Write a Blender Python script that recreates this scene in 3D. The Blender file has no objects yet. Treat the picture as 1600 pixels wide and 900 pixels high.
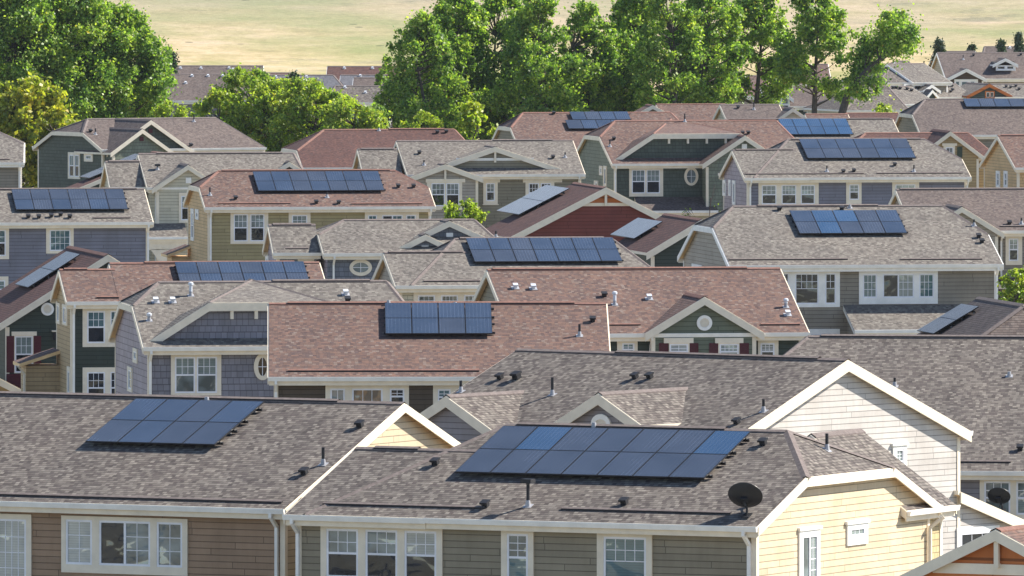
import bpy, math, random
import numpy as np
from mathutils import Vector, Matrix, Quaternion

random.seed(7)
SC = bpy.context.scene
COL = SC.collection

# ------------------------------------------------------------------ camera
FPX = 18000.0            # focal length in pixels of a 1600 wide picture (long telephoto)
YH = -173.0              # height of the horizon line above the picture's top edge
ZC = 22.5                # camera height above the ground
cam_d = bpy.data.cameras.new("camera"); cam = bpy.data.objects.new("camera", cam_d); COL.objects.link(cam)
cam.location = (0, 0, ZC); cam.rotation_euler = (math.radians(90), 0, 0)
cam_d.sensor_width = 36; cam_d.lens = 36 * FPX / 1600
cam_d.shift_y = (YH - 450) / 1600
cam_d.clip_start = 5; cam_d.clip_end = 12000
SC.camera = cam

# ------------------------------------------------------------------ light
SUN = Vector((.93, .34, .84)).normalized()
EL = math.asin(SUN.z); AZ = math.atan2(SUN.x, SUN.y)
w = bpy.data.worlds.new("World"); SC.world = w; w.use_nodes = True
nt = w.node_tree; nt.nodes.clear()
sky = nt.nodes.new('ShaderNodeTexSky'); sky.sky_type = 'NISHITA'; sky.sun_disc = False
sky.sun_elevation = EL; sky.sun_rotation = AZ; sky.altitude = 1600; sky.air_density = 1.0; sky.dust_density = .8
bg = nt.nodes.new('ShaderNodeBackground'); bg.inputs[1].default_value = .096
wo = nt.nodes.new('ShaderNodeOutputWorld')
nt.links.new(sky.outputs[0], bg.inputs[0]); nt.links.new(bg.outputs[0], wo.inputs[0])
sl = bpy.data.lights.new("sun", 'SUN'); sl.energy = 5.0; sl.angle = math.radians(.53); sl.color = (1, .94, .84)
so = bpy.data.objects.new("sun", sl); COL.objects.link(so)
so.rotation_euler = SUN.to_track_quat('Z', 'Y').to_euler(); so.location = (200, 200, 300)
SC.view_settings.view_transform = 'Standard'; SC.view_settings.look = 'None'
SC.view_settings.gamma = 1; SC.view_settings.use_curve_mapping = False
SC.view_settings.exposure = 1.0
SC.cycles.max_bounces = 6; SC.cycles.transparent_max_bounces = 4; SC.cycles.volume_bounces = 0
SC.cycles.use_denoising = True

# ------------------------------------------------------------------ node helpers
class NT:
    def __init__(s, name):
        s.m = bpy.data.materials.new(name); s.m.use_nodes = True
        s.t = s.m.node_tree; s.t.nodes.clear()
        s.out = s.n('ShaderNodeOutputMaterial')
    def n(s, ty, **kw):
        nd = s.t.nodes.new(ty)
        for k, v in kw.items(): setattr(nd, k, v)
        return nd
    def l(s, a, b): s.t.links.new(a, b)
    def put(s, nd, i, v):
        if hasattr(v, 'is_linked') or hasattr(v, 'links'): s.l(v, nd.inputs[i])
        elif v is not None: nd.inputs[i].default_value = v
    def math(s, op, a, b=None, c=None):
        nd = s.n('ShaderNodeMath', operation=op); s.put(nd, 0, a)
        if b is not None: s.put(nd, 1, b)
        if c is not None: s.put(nd, 2, c)
        return nd.outputs[0]
    def mix(s, f, a, b, mode='MIX'):
        nd = s.n('ShaderNodeMix', data_type='RGBA', blend_type=mode)
        s.put(nd, 0, f); s.put(nd, 6, a); s.put(nd, 7, b)
        return nd.outputs[2]
    def ramp(s, f, stops, interp='LINEAR'):
        nd = s.n('ShaderNodeValToRGB'); cr = nd.color_ramp; cr.interpolation = interp
        while len(cr.elements) < len(stops): cr.elements.new(.5)
        for e, (p, c) in zip(cr.elements, stops): e.position = p; e.color = (c[0], c[1], c[2], 1)
        s.put(nd, 0, f); return nd.outputs[0]
    def noise(s, vec, scale, detail=3, rough=.5, dim='3D', dist=0):
        nd = s.n('ShaderNodeTexNoise', noise_dimensions=dim); s.put(nd, 'Vector', vec)
        nd.inputs['Scale'].default_value = scale; nd.inputs['Detail'].default_value = detail
        nd.inputs['Roughness'].default_value = rough; nd.inputs['Distortion'].default_value = dist
        return nd.outputs[0]
    def white(s, x, y, z=0.0):
        cb = s.n('ShaderNodeCombineXYZ'); s.put(cb, 0, x); s.put(cb, 1, y); s.put(cb, 2, z)
        nd = s.n('ShaderNodeTexWhiteNoise', noise_dimensions='3D'); s.l(cb.outputs[0], nd.inputs[0])
        return nd.outputs[0]
    def uv(s):
        tc = s.n('ShaderNodeUVMap'); sp = s.n('ShaderNodeSeparateXYZ'); s.l(tc.outputs[0], sp.inputs[0])
        return tc.outputs[0], sp.outputs[0], sp.outputs[1]
    def bump(s, h, strength=.5, dist=.02):
        nd = s.n('ShaderNodeBump'); nd.inputs['Strength'].default_value = strength; nd.inputs['Distance'].default_value = dist
        s.l(h, nd.inputs['Height']); return nd.outputs[0]
    def bsdf(s, color, rough=.8, normal=None, spec=.3, metallic=0, coat=0):
        nd = s.n('ShaderNodeBsdfPrincipled'); s.put(nd, 'Base Color', color if hasattr(color, 'links') else (*color[:3], 1))
        s.put(nd, 'Roughness', rough); nd.inputs['Specular IOR Level'].default_value = spec
        nd.inputs['Metallic'].default_value = metallic; nd.inputs['Coat Weight'].default_value = coat
        nd.inputs['Coat Roughness'].default_value = .05
        if normal is not None: s.l(normal, nd.inputs['Normal'])
        s.l(nd.outputs[0], s.out.inputs[0]); return nd

def mat_shingle(name, cols, seed):
    s = NT(name); vec, u, v = s.uv()
    ob = s.n('ShaderNodeObjectInfo').outputs['Random']
    row = s.math('FLOOR', s.math('DIVIDE', v, .13))
    off = s.white(row, seed + .5)
    uu = s.math('ADD', s.math('DIVIDE', u, .125), s.math('MULTIPLY', off, 7.3))
    colm = s.math('FLOOR', uu)
    r1 = s.white(colm, row, seed)
    mean = [sum(c[j] for c in cols) / len(cols) for j in range(3)]; cols = [tuple(c[j] * .72 + mean[j] * .28 for j in range(3)) for c in cols]
    st = [(i / (len(cols) - 1) if len(cols) > 1 else 0, c) for i, c in enumerate(cols)]
    c = s.ramp(r1, st)
    big = s.noise(vec, .35, 3, .6, '2D')
    mid = s.noise(vec, 2.2, 3, .6, '2D')
    c = s.mix(1.0, c, s.ramp(big, [(.3, (.93, .93, .94)), (.7, (1.06, 1.05, 1.04))]), 'MULTIPLY')
    c = s.mix(1.0, c, s.ramp(mid, [(.3, (.95, .95, .95)), (.7, (1.04, 1.04, 1.04))]), 'MULTIPLY')
    # down-slope weather streaks
    mp = s.n('ShaderNodeMapping'); s.l(vec, mp.inputs[0]); mp.inputs['Scale'].default_value = (1.3, .12, 1)
    c = s.mix(.25, c, s.ramp(s.noise(mp.outputs[0], 1.0, 4, .6, '2D'), [(.35, (.85, .85, .86)), (.6, (1.06, 1.05, 1.04))]), 'MULTIPLY')
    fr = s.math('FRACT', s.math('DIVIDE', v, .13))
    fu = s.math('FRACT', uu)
    line = s.math('LESS_THAN', fr, .2)  # shadow line under each shingle course, painted dark
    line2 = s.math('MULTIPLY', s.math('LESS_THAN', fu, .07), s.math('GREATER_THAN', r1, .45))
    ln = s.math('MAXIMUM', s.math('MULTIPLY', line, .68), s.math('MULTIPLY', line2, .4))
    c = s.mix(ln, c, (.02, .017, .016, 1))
    grit = s.noise(vec, 60, 2, .6, '2D')
    h = s.math('ADD', s.math('MULTIPLY', s.math('SUBTRACT', 1, fr), 1.0), s.math('MULTIPLY', grit, .6))
    h = s.math('ADD', h, s.math('MULTIPLY', r1, .5))
    s.bsdf(c, .9, s.bump(h, .6, .015), .25)
    return s.m

def mat_siding(name, col, pitch=.18, shakes=False, board=3.6):
    s = NT(name); vec, u, v = s.uv()
    row = s.math('FLOOR', s.math('DIVIDE', v, pitch)); fr = s.math('FRACT', s.math('DIVIDE', v, pitch))
    bw = .22 if shakes else board
    uu = s.math('ADD', s.math('DIVIDE', u, bw), s.math('MULTIPLY', s.white(row, 3.1), 9.7))
    fu = s.math('FRACT', uu); r = s.white(s.math('FLOOR', uu), row, 2.0)
    c0 = tuple(col) + (1,)
    k = .12 if shakes else .07
    c = s.mix(1.0, c0, s.ramp(r, [(0, (1 - k,) * 3), (1, (1 + k,) * 3)]), 'MULTIPLY')
    c = s.mix(1.0, c, s.ramp(s.noise(vec, .8, 4, .6, '2D'), [(.3, (.87, .86, .845)), (.7, (1.07, 1.07, 1.07))]), 'MULTIPLY')
    mp = s.n('ShaderNodeMapping'); s.l(vec, mp.inputs[0]); mp.inputs['Scale'].default_value = (6, .5, 1)
    c = s.mix(.5, c, s.ramp(s.noise(mp.outputs[0], 1.0, 3, .6, '2D'), [(.3, (.9, .89, .87)), (.6, (1, 1, 1))]), 'MULTIPLY')
    ln = s.math('MULTIPLY', s.math('LESS_THAN', fr, .12), .72)  # lap line: shadow under each board painted as a dark stripe
    lv = s.math('MULTIPLY', s.math('LESS_THAN', fu, .07 if shakes else .006), .7)
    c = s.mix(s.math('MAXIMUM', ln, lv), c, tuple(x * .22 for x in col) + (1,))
    h = s.math('MULTIPLY', s.math('SUBTRACT', 1, fr), 1.0)
    s.bsdf(c, .62, s.bump(h, .7, .02), .3)
    return s.m

def mat_plain(name, col, rough=.55, spec=.4, metallic=0, var=.09, scale=2):
    s = NT(name); g = s.n('ShaderNodeTexCoord').outputs['Object']
    c = s.mix(1.0, tuple(col) + (1,), s.ramp(s.noise(g, scale, 4, .6), [(.3, (1 - var,) * 3), (.7, (1 + var,) * 3)]), 'MULTIPLY')
    s.bsdf(c, rough, None, spec, metallic); return s.m

def mat_glass(name, col, kind):
    s = NT(name); vec, u, v = s.uv(); g = s.n('ShaderNodeTexCoord').outputs['Object']
    c = tuple(col) + (1,)
    if kind == 'blind':
        fr = s.math('FRACT', s.math('DIVIDE', v, .07))
        c = s.mix(s.math('MULTIPLY', s.math('LESS_THAN', fr, .3), .35), c, tuple(x * .45 for x in col) + (1,))
        c = s.mix(1.0, c, s.ramp(s.noise(g, .9, 2), [(.35, (.75, .78, .8)), (.65, (1.1, 1.1, 1.08))]), 'MULTIPLY')
    else:
        c = s.mix(1.0, c, s.ramp(s.noise(g, 1.1, 3), [(.4, (.6, .6, .6)), (.6, (1.4, 1.4, 1.45))]), 'MULTIPLY')
    h = s.noise(g, .9, 2, .5, dist=.5); nb = s.bump(h, 1.0, .045)
    b = s.bsdf(c, .10, nb, .4, 0, 0)
    gl = s.n('ShaderNodeBsdfGlossy'); gl.inputs['Roughness'].default_value = .02; gl.inputs['Color'].default_value = (.9, .95, 1, 1); s.l(nb, gl.inputs['Normal'])
    mx = s.n('ShaderNodeMixShader'); mx.inputs[0].default_value = .055 if kind == 'dark' else .10
    s.l(b.outputs[0], mx.inputs[1]); s.l(gl.outputs[0], mx.inputs[2]); s.l(mx.outputs[0], s.out.inputs[0])
    return s.m

def mat_panel(name, col):
    s = NT(name); vec, u, v = s.uv()
    fr = s.math('FRACT', s.math('DIVIDE', u, .131)); fv = s.math('FRACT', s.math('DIVIDE', v, .131))
    ln = s.math('MULTIPLY', s.math('LESS_THAN', fr, .16), .26)
    ln2 = s.math('MULTIPLY', s.math('LESS_THAN', fv, .07), .10)
    rnd = s.n('ShaderNodeObjectInfo').outputs['Random']
    c = s.mix(s.math('MAXIMUM', ln, ln2), tuple(col) + (1,), (.13, .17, .24, 1))
    c = s.mix(1.0, c, s.ramp(rnd, [(0, (.85, .85, .85)), (1, (1.2, 1.2, 1.2))]), 'MULTIPLY')
    g = s.n('ShaderNodeTexCoord').outputs['Object']
    c = s.mix(.12, c, s.ramp(s.noise(g, .7, 4), [(.35, (.01, .015, .03)), (.65, (.12, .15, .22))]))
    s.bsdf(c, .16, None, .62, 0, .35); return s.m

GREY = [(.043, .034, .033), (.120, .101, .092), (.225, .200, .172), (.080, .062, .06), (.158, .138, .121), (.30, .268, .23)]
TAN = [(.080, .068, .063), (.165, .148, .130), (.255, .232, .20), (.118, .10, .092), (.205, .181, .157), (.32, .295, .255)]
RED = [(.070, .042, .042), (.155, .098, .082), (.225, .125, .092), (.105, .075, .075), (.18, .105, .078), (.25, .20, .17)]
BRN = [(.075, .053, .05), (.135, .105, .094), (.185, .148, .13), (.10, .08, .078), (.155, .12, .106), (.215, .178, .155)]
DRED = [(.058, .03, .03), (.135, .066, .053), (.095, .046, .042), (.18, .09, .07), (.08, .052, .052)]
BLU = [(.09, .095, .11), (.14, .145, .165), (.19, .19, .21), (.12, .12, .14)]
M = {}
for k, (c, sd) in dict(grey=(GREY, 1), tan=(TAN, 2), red=(RED, 3), brown=(BRN, 4), dred=(DRED, 5), blue=(BLU, 6)).items():
    M['roof_' + k] = mat_shingle('shingles_' + k, c, sd * 11.0)
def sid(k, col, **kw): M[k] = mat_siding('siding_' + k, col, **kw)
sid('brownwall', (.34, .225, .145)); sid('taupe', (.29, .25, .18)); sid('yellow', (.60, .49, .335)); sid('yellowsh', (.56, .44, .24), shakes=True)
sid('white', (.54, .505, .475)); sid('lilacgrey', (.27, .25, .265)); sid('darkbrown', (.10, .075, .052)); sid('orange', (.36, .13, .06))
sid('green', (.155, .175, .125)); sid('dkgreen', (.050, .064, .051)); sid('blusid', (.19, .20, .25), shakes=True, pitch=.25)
sid('lav', (.225, .22, .255), shakes=True, pitch=.24); sid('lavend', (.37, .32, .37), shakes=True, pitch=.24); sid('tanend', (.64, .44, .23)); sid('tan2', (.47, .345, .20)); sid('olive', (.38, .32, .17))  # tanend, tan2: warm bounced light mixed into the wall colour
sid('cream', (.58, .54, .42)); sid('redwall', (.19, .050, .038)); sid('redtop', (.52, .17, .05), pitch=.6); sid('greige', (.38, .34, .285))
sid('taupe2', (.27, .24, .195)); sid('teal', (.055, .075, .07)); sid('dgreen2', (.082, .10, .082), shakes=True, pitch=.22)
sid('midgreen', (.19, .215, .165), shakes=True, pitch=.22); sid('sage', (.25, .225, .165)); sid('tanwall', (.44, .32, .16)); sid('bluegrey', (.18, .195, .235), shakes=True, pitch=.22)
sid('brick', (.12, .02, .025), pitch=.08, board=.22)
M['trim'] = mat_plain('cream_trim', (.80, .71, .57)); M['trimw'] = mat_plain('white_trim', (.86, .84, .80))
M['soffit'] = mat_plain('soffit_bounce_tint', (.82, .57, .30), .7); M['frame'] = mat_plain('white_window_frame', (.80, .80, .84), .4)  # soffit: orange bounced light painted into its base colour
M['dark'] = mat_plain('black_metal', (.018, .018, .02), .45); M['vdark'] = mat_plain('black_vent', (.022, .022, .025), .55, .3)
M['galv'] = mat_plain('pale_flashing', (.36, .36, .38), .4, .5); M['white_vent'] = mat_plain('white_vent_paint', (.62, .65, .70), .4)
M['shutter'] = mat_plain('burgundy_shutter', (.085, .012, .02), .5); M['gshutter'] = mat_plain('green_shutter', (.05, .07, .045), .5)
M['gdark'] = mat_glass('window_glass_dark', (.010, .015, .022), 'dark'); M['gblind'] = mat_glass('window_glass_blinds', (.26, .31, .30), 'blind')
M['gmid'] = mat_glass('window_glass_painted_reflection', (.15, .185, .185), 'mid'); M['gteal'] = mat_glass('window_glass_teal', (.09, .17, .19), 'blind')  # gmid: reflections partly painted as a lighter base colour
M['gpale'] = mat_glass('window_glass_pale', (.46, .48, .46), 'blind'); M['gbrown'] = mat_glass('window_glass_brown', (.14, .10, .06), 'mid')
M['pv0'] = mat_panel('solar_cells_grey', (.026, .040, .068)); M['pv1'] = mat_panel('solar_cells_blue', (.024, .066, .14)); M['pv2'] = mat_panel('solar_cells_slate', (.036, .042, .056))
M['pv3'] = mat_plain('solar_cells_painted_sky', (.44, .45, .46), .38, .6); M['stripe'] = mat_plain('panel_stripe', (.025, .03, .045), .4, .4)  # pv3: bright sky reflection painted as a pale base colour
M['pvf'] = mat_plain('panel_frame', (.02, .02, .022), .35, .5)
M['ridge_dk'] = mat_plain('ridge_vent_shadow_line', (.03, .026, .026), .8)  # ridge_dk: dark vent sides, the shadow line painted in
for k in ('grey', 'tan', 'red', 'brown', 'dred', 'blue'):
    pass
M['ridge_grey'] = mat_plain('ridge_cap_grey', (.17, .14, .13), .9, .2, 0, .25, 8); M['ridge_red'] = mat_plain('ridge_cap_red', (.22, .12, .095), .9, .2, 0, .25, 8)

# ------------------------------------------------------------------ mesh builder (one object per part)
class MB:
    def __init__(s): s.v = []; s.f = []; s.mi = []; s.mats = []
    def m(s, k):
        if k not in s.mats: s.mats.append(k)
        return s.mats.index(k)
    def poly(s, pts, mat):
        q = []
        for p in pts:
            p = Vector(p)
            if not q or (p - q[-1]).length > 1e-4: q.append(p)
        if len(q) > 1 and (q[0] - q[-1]).length < 1e-4: q.pop()
        if len(q) < 3: return
        i = len(s.v); s.v += q; s.f.append(tuple(range(i, i + len(q)))); s.mi.append(s.m(mat))
    def box(s, c, ex, ey, ez, mat, top=None):
        """box from corner c along three edge vectors"""
        c, ex, ey, ez = map(Vector, (c, ex, ey, ez))
        if ex.cross(ey).dot(ez) < 0: c = c + ex; ex = -ex
        a, b, d, e = c, c + ex, c + ex + ey, c + ey
        A, B, D, E = a + ez, b + ez, d + ez, e + ez
        for i, q in enumerate(((a, e, d, b), (A, B, D, E), (a, b, B, A), (b, d, D, B), (d, e, E, D), (e, a, A, E))):
            s.poly(q, top if (top and i == 1) else mat)
    def tube(s, pts, r, mat, n=10, cap=True):
        pts = [Vector(p) for p in pts]; rs = r if isinstance(r, (list, tuple)) else [r] * len(pts)
        rings = []
        for i, p in enumerate(pts):
            d = (pts[min(i + 1, len(pts) - 1)] - pts[max(i - 1, 0)]).normalized()
            x = d.orthogonal().normalized() if abs(d.z) > .9 else d.cross(Vector((0, 0, 1))).normalized()
            y = d.cross(x).normalized()
            rings.append([p + rs[i] * (math.cos(2 * math.pi * k / n + .4) * x + math.sin(2 * math.pi * k / n + .4) * y) for k in range(n)])
        for i in range(len(rings) - 1):
            for k in range(n):
                s.poly((rings[i][k], rings[i][(k + 1) % n], rings[i + 1][(k + 1) % n], rings[i + 1][k]), mat)
        if cap: s.poly(rings[-1], mat); s.poly(rings[0][::-1], mat)
    def ring(s, c, ex, ey, rx, ry, wd, en, th, mat, n=40, fill=None):
        """elliptical ring board with thickness th along en"""
        c, ex, ey, en = map(Vector, (c, ex, ey, en))
        P = lambda k, q: c + ex * math.cos(2 * math.pi * k / n) * (rx - q) + ey * math.sin(2 * math.pi * k / n) * (ry - q)
        for k in range(n):
            o0, o1, i0, i1 = P(k, 0), P(k + 1, 0), P(k, wd), P(k + 1, wd)
            t = en * th
            s.poly((o0 + t, o1 + t, i1 + t, i0 + t), mat); s.poly((o0, o1, o1 + t, o0 + t), mat); s.poly((i0 + t, i1 + t, i1, i0), mat)
        if fill: s.poly([P(k, wd) + en * th * .25 for k in range(n)], fill)
    def build(s, name, parent=None, smooth=False):
        me = bpy.data.meshes.new(name); me.from_pydata(s.v, [], s.f)
        for k in s.mats: me.materials.append(M[k])
        me.polygons.foreach_set('material_index', s.mi)
        uvl = me.uv_layers.new(name='UVMap'); me.update()
        Z = Vector((0, 0, 1)); data = []
        for p in me.polygons:
            nn = p.normal
            if abs(nn.z) > .999 or nn.length < .5: e1 = Vector((1, 0, 0)); e2 = Vector((0, 1, 0))
            else: e1 = Z.cross(nn).normalized(); e2 = nn.cross(e1).normalized()
            for li in p.loop_indices:
                co = me.vertices[me.loops[li].vertex_index].co
                data += [co.dot(e1), co.dot(e2)]
        uvl.data.foreach_set('uv', data)
        if smooth: me.polygons.foreach_set('use_smooth', [True] * len(me.polygons))
        o = bpy.data.objects.new(name, me); COL.objects.link(o)
        if parent is not None: o.parent = parent
        return o

def tag(o, label=None, cat=None, group=None, kind=None):
    for k, v in (('label', label), ('category', cat), ('group', group), ('kind', kind)):
        if v: o[k] = v
    return o
def ray(px, py): return Vector(((px - 800) / FPX, 1, -(py - YH) / FPX))
def at_z(px, py, z): d = ray(px, py); return Vector((0, 0, ZC)) + d * ((ZC - z) / -d.z)
def at_d(px, py, d): return Vector((0, 0, ZC)) + ray(px, py) * d
# ------------------------------------------------------------------ houses
TP = .375
class House:
    def __init__(s, label, px, py, lean=None, yaw=None, ze=5.5, tp=TP, roof='grey', wall='taupe', end=None, trim='trim', soffit='soffit', ridge='ridge_grey', fine=True):
        s.ze = ze; s.tp = tp; s.roofm = 'roof_' + roof; s.wall = wall; s.end = end or wall; s.trim = trim; s.soffit = soffit; s.ridge = ridge; s.fine = fine
        P = at_z(px, py, ze)
        if yaw is None:
            tf = (px - 800) / FPX; a = (py - YH) / FPX; th = 0
            for _ in range(30):
                th = math.asin(max(-.95, min(.95, lean * (tp + a * math.cos(th)) + tf * math.cos(th))))
        else: th = math.radians(yaw)
        s.th = th; s.O = Vector((P.x, P.y, 0))
        s.U = Vector((math.cos(th), -math.sin(th), 0)); s.V = Vector((math.sin(th), math.cos(th), 0))
        s.e = bpy.data.objects.new('house', None); COL.objects.link(s.e)
        s.e.location = s.O; s.e.rotation_euler = (0, 0, -th); s.e.empty_display_size = 1
        tag(s.e, label, 'house', 'houses of the neighbourhood')
        s.W = []; s.rooms = {}; s.mainroof = None
    # pixel rays in the house's own coordinates (u along the eaves, v away from the street, z up)
    def lray(s, px, py):
        o = Vector((0, 0, ZC)) - s.O; d = ray(px, py)
        return Vector((o.dot(s.U), o.dot(s.V), o.z)), Vector((d.dot(s.U), d.dot(s.V), d.z))
    def hit(s, px, py, p, n):
        o, d = s.lray(px, py); n = Vector(n); return o + d * ((Vector(p) - o).dot(n) / d.dot(n))
    def F(s, px, py, v=0): return s.hit(px, py, (0, v, 0), (0, 1, 0))
    def G(s, px, py, u): return s.hit(px, py, (u, 0, 0), (1, 0, 0))
    def R(s, px, py, v0=0, ze=None): return s.hit(px, py, (0, v0, s.ze if ze is None else ze), (0, -s.tp, 1))
    def Zp(s, px, py, z): return s.hit(px, py, (0, 0, z), (0, 0, 1))
    def px_u(s, px, v=0, z=None):
        """u on the line (v, z) seen at picture column px"""
        o, d = s.lray(px, 0); # solve for the vertical plane of that column
        t = (px - 800) / FPX
        # X = t*Y ; X = O.x + u U.x + v V.x ; Y = O.y + u U.y + v V.y
        return (t * (s.O.y + v * s.V.y) - s.O.x - v * s.V.x) / (s.U.x - t * s.U.y)

    def block(s, dr, a0, a1, bc, hw, ze, tp, c0=None, c1=None, oh=.2, oe=.36, wall=None, end=None, zb=0, zw=None, rake=.24, gut='+-', walls=True, ridge_vent=True, vent_frac=(.0, 1.0), ends=(1, 1), hwb=None, roofm=None, wall_back=True, zfix=None, corners=(1, 1), ef=None):
        """one roofed block; dr 'u': ridge along u, 'v': ridge along v. c0/c1 = (drop, run) clipped ends."""
        wall = wall or s.wall; end = end or s.end; roofm = roofm or s.roofm
        Pt = (lambda a, b, z: Vector((a, b, z))) if dr == 'u' else (lambda a, b, z: Vector((b, a, z)))
        zr = ze + hw * tp; T = .13
        def ends_(a, c, sg):
            if not c: return (0, zr, a)
            hc, rc = c; hc = min(hc, hw * tp)
            return (hc / tp, zr - hc, a + sg * rc)
        w0, z0, r0 = ends_(a0, c0, 1)
        if zfix: zr = zfix
        w1, z1, r1 = ends_(a1, c1, -1)
        roof = MB(); dn = Vector((0, 0, -T))
        def face(pts):
            pts = list(pts)
            n = (pts[1] - pts[0]).cross(pts[-1] - pts[0])
            if n.z < 0: pts = pts[::-1]
            roof.poly(pts, roofm); roof.poly([p + dn for p in pts][::-1], s.soffit)
        for sg in (-1, 1):
            b = lambda x: bc + sg * x
            if zfix: face([Pt(a0, b(hw), ze), Pt(a1, b(hw), ze), Pt(a0, b(w0), z0)]); face([Pt(a0, b(w0), z0), Pt(a1, b(hw), ze), Pt(a1, bc, zr)]); face([Pt(a0, b(w0), z0), Pt(a1, bc, zr), Pt(r0, bc, zr)])
            else: face([Pt(a0, b(hw), ze), Pt(a1, b(hw), ze), Pt(a1, b(w1), z1), Pt(r1, bc, zr), Pt(r0, bc, zr), Pt(a0, b(w0), z0)])
        if c0: face([Pt(a0, bc - w0, z0), Pt(a0, bc + w0, z0), Pt(r0, bc, zr)])
        if c1: face([Pt(a1, bc - w1, z1), Pt(a1, bc + w1, z1), Pt(r1, bc, zr)])
        per0 = [(-hw, ze), (-w0, z0), (w0, z0), (hw, ze)]; per1 = [(-hw, ze), (-w1, z1), (w1, z1), (hw, ze)]
        for a, per in ((a0, per0), (a1, per1)):
            for (b1, q1), (b2, q2) in zip(per, per[1:]):
                if abs(b1 - b2) > 1e-4: roof.poly([Pt(a, bc + b1, q1), Pt(a, bc + b2, q2), Pt(a, bc + b2, q2 - T), Pt(a, bc + b1, q1 - T)], s.trim)
        for sg in (-1, 1): roof.poly([Pt(a0, bc + sg * hw, ze), Pt(a1, bc + sg * hw, ze), Pt(a1, bc + sg * hw, ze - T), Pt(a0, bc + sg * hw, ze - T)], s.trim)
        ro = roof.build('roof', s.e)
        if s.mainroof is None: s.mainroof = ro
        # ridge cap and vent
        cap = MB(); L = r1 - r0
        if L > .6 and s.fine:
            f0, f1 = vent_frac
            for q0, q1, hh, mt in ((r0, r1, .035, s.ridge),) + (((r0 + .2 + f0 * (L - .4), r0 + .2 + f1 * (L - .4), .075, 'ridge_dk'),) if ridge_vent else ()):
                cw = .15 if mt != 'ridge_dk' else .13
                for sg in (-1, 1):
                    p = [Pt(q0, bc, zr + hh), Pt(q1, bc, zr + hh), Pt(q1, bc + sg * cw, zr + hh - cw * tp), Pt(q0, bc + sg * cw, zr + hh - cw * tp)]
                    if (p[1] - p[0]).cross(p[3] - p[0]).z < 0: p = p[::-1]
                    cap.poly(p, s.ridge)
                    cap.poly([Pt(q0, bc + sg * cw, zr + hh - cw * tp), Pt(q1, bc + sg * cw, zr + hh - cw * tp), Pt(q1, bc + sg * cw, zr - cw * tp - .01), Pt(q0, bc + sg * cw, zr - cw * tp - .01)], mt)
        def hipcap(A, B):
            d = (B - A); h = Vector((d.x, d.y, 0)).normalized(); sd = Vector((-h.y, h.x, 0)) * .15; up = Vector((0, 0, .035))
            for sg in (-1, 1):
                p = [A + up, B + up, B + sd * sg - up * 1.1, A + sd * sg - up * 1.1]
                if (p[1] - p[0]).cross(p[3] - p[0]).z < 0: p = p[::-1]
                cap.poly(p, s.ridge)
        if s.fine:
            for c, a, ww, zz, r in ((c0, a0, w0, z0, r0), (c1, a1, w1, z1, r1)):
                if c:
                    for sg in (-1, 1): hipcap(Pt(a, bc + sg * ww, zz), Pt(r, bc, zr))
            if cap.f: cap.build('ridge_cap', ro)
        # rake boards at the gable ends
        fa = MB(); e_ = .045
        for k, (a, per, sg, c) in enumerate(((a0, per0, -1, c0), (a1, per1, 1, c1))):
            if not ends[k] or (c and abs(per[0][0] - per[1][0]) < 1e-3): continue
            o0 = a; o1 = a + sg * e_
            pr = [per[0]] + [q for q in per[1:] if True]
            for (b1, q1), (b2, q2) in zip(pr, pr[1:]):
                if abs(b1 - b2) < 1e-4: continue
                t0, t1, l0, l1 = q1 - .02, q2 - .02, q1 - .02 - rake, q2 - .02 - rake
                for aa, fl in ((o1, 0), (o0, 1)): fa.poly([Pt(aa, bc + b1, t0), Pt(aa, bc + b2, t1), Pt(aa, bc + b2, l1), Pt(aa, bc + b1, l0)], s.trim)
                fa.poly([Pt(o0, bc + b1, t0), Pt(o1, bc + b1, t0), Pt(o1, bc + b2, t1), Pt(o0, bc + b2, t1)], s.trim)
                fa.poly([Pt(o0, bc + b1, l0), Pt(o1, bc + b1, l0), Pt(o1, bc + b2, l1), Pt(o0, bc + b2, l1)], s.trim)
            for b1 in (-hw, hw): fa.poly([Pt(o0, bc + b1, ze - .02), Pt(o1, bc + b1, ze - .02), Pt(o1, bc + b1, ze - .02 - rake), Pt(o0, bc + b1, ze - .02 - rake)], s.trim)
        # eave boards
        for sg in (-1, 1):
            if ('+' if sg > 0 else '-') not in gut: continue
            bb = bc + sg * (hw - .03)
            a0_ = ef if (ef is not None and sg < 0) else a0
            fa.box(Pt(a0_ + .01, bb, ze - .30), Pt(a1 - a0_ - .02, 0, 0), Pt(0, -sg * .04, 0), Pt(0, 0, .20), s.trim)
        if fa.f: fa.build('fascia', s.e)
        # gutters
        for sg in (-1, 1):
            if ('+' if sg > 0 else '-') not in gut: continue
            g = MB(); b0 = bc + sg * (hw + .0)
            prof = [(.0, -.02), (.015, -.15), (.09, -.15), (.125, -.03), (.125, 0), (.11, 0), (.105, -.03), (.015, -.03)]
            a0_ = ef if (ef is not None and sg < 0) else a0 - .02
            pts0 = [Pt(a0_, b0 + sg * x, ze + z) for x, z in prof]; pts1 = [Pt(a1 + .02, b0 + sg * x, ze + z) for x, z in prof]
            for i in range(len(prof)):
                j = (i + 1) % len(prof); g.poly([pts0[i], pts0[j], pts1[j], pts1[i]], 'trimw')
            g.poly(pts0, 'trimw'); g.poly(pts1, 'trimw')
            g.build('gutter', s.e)
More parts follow.
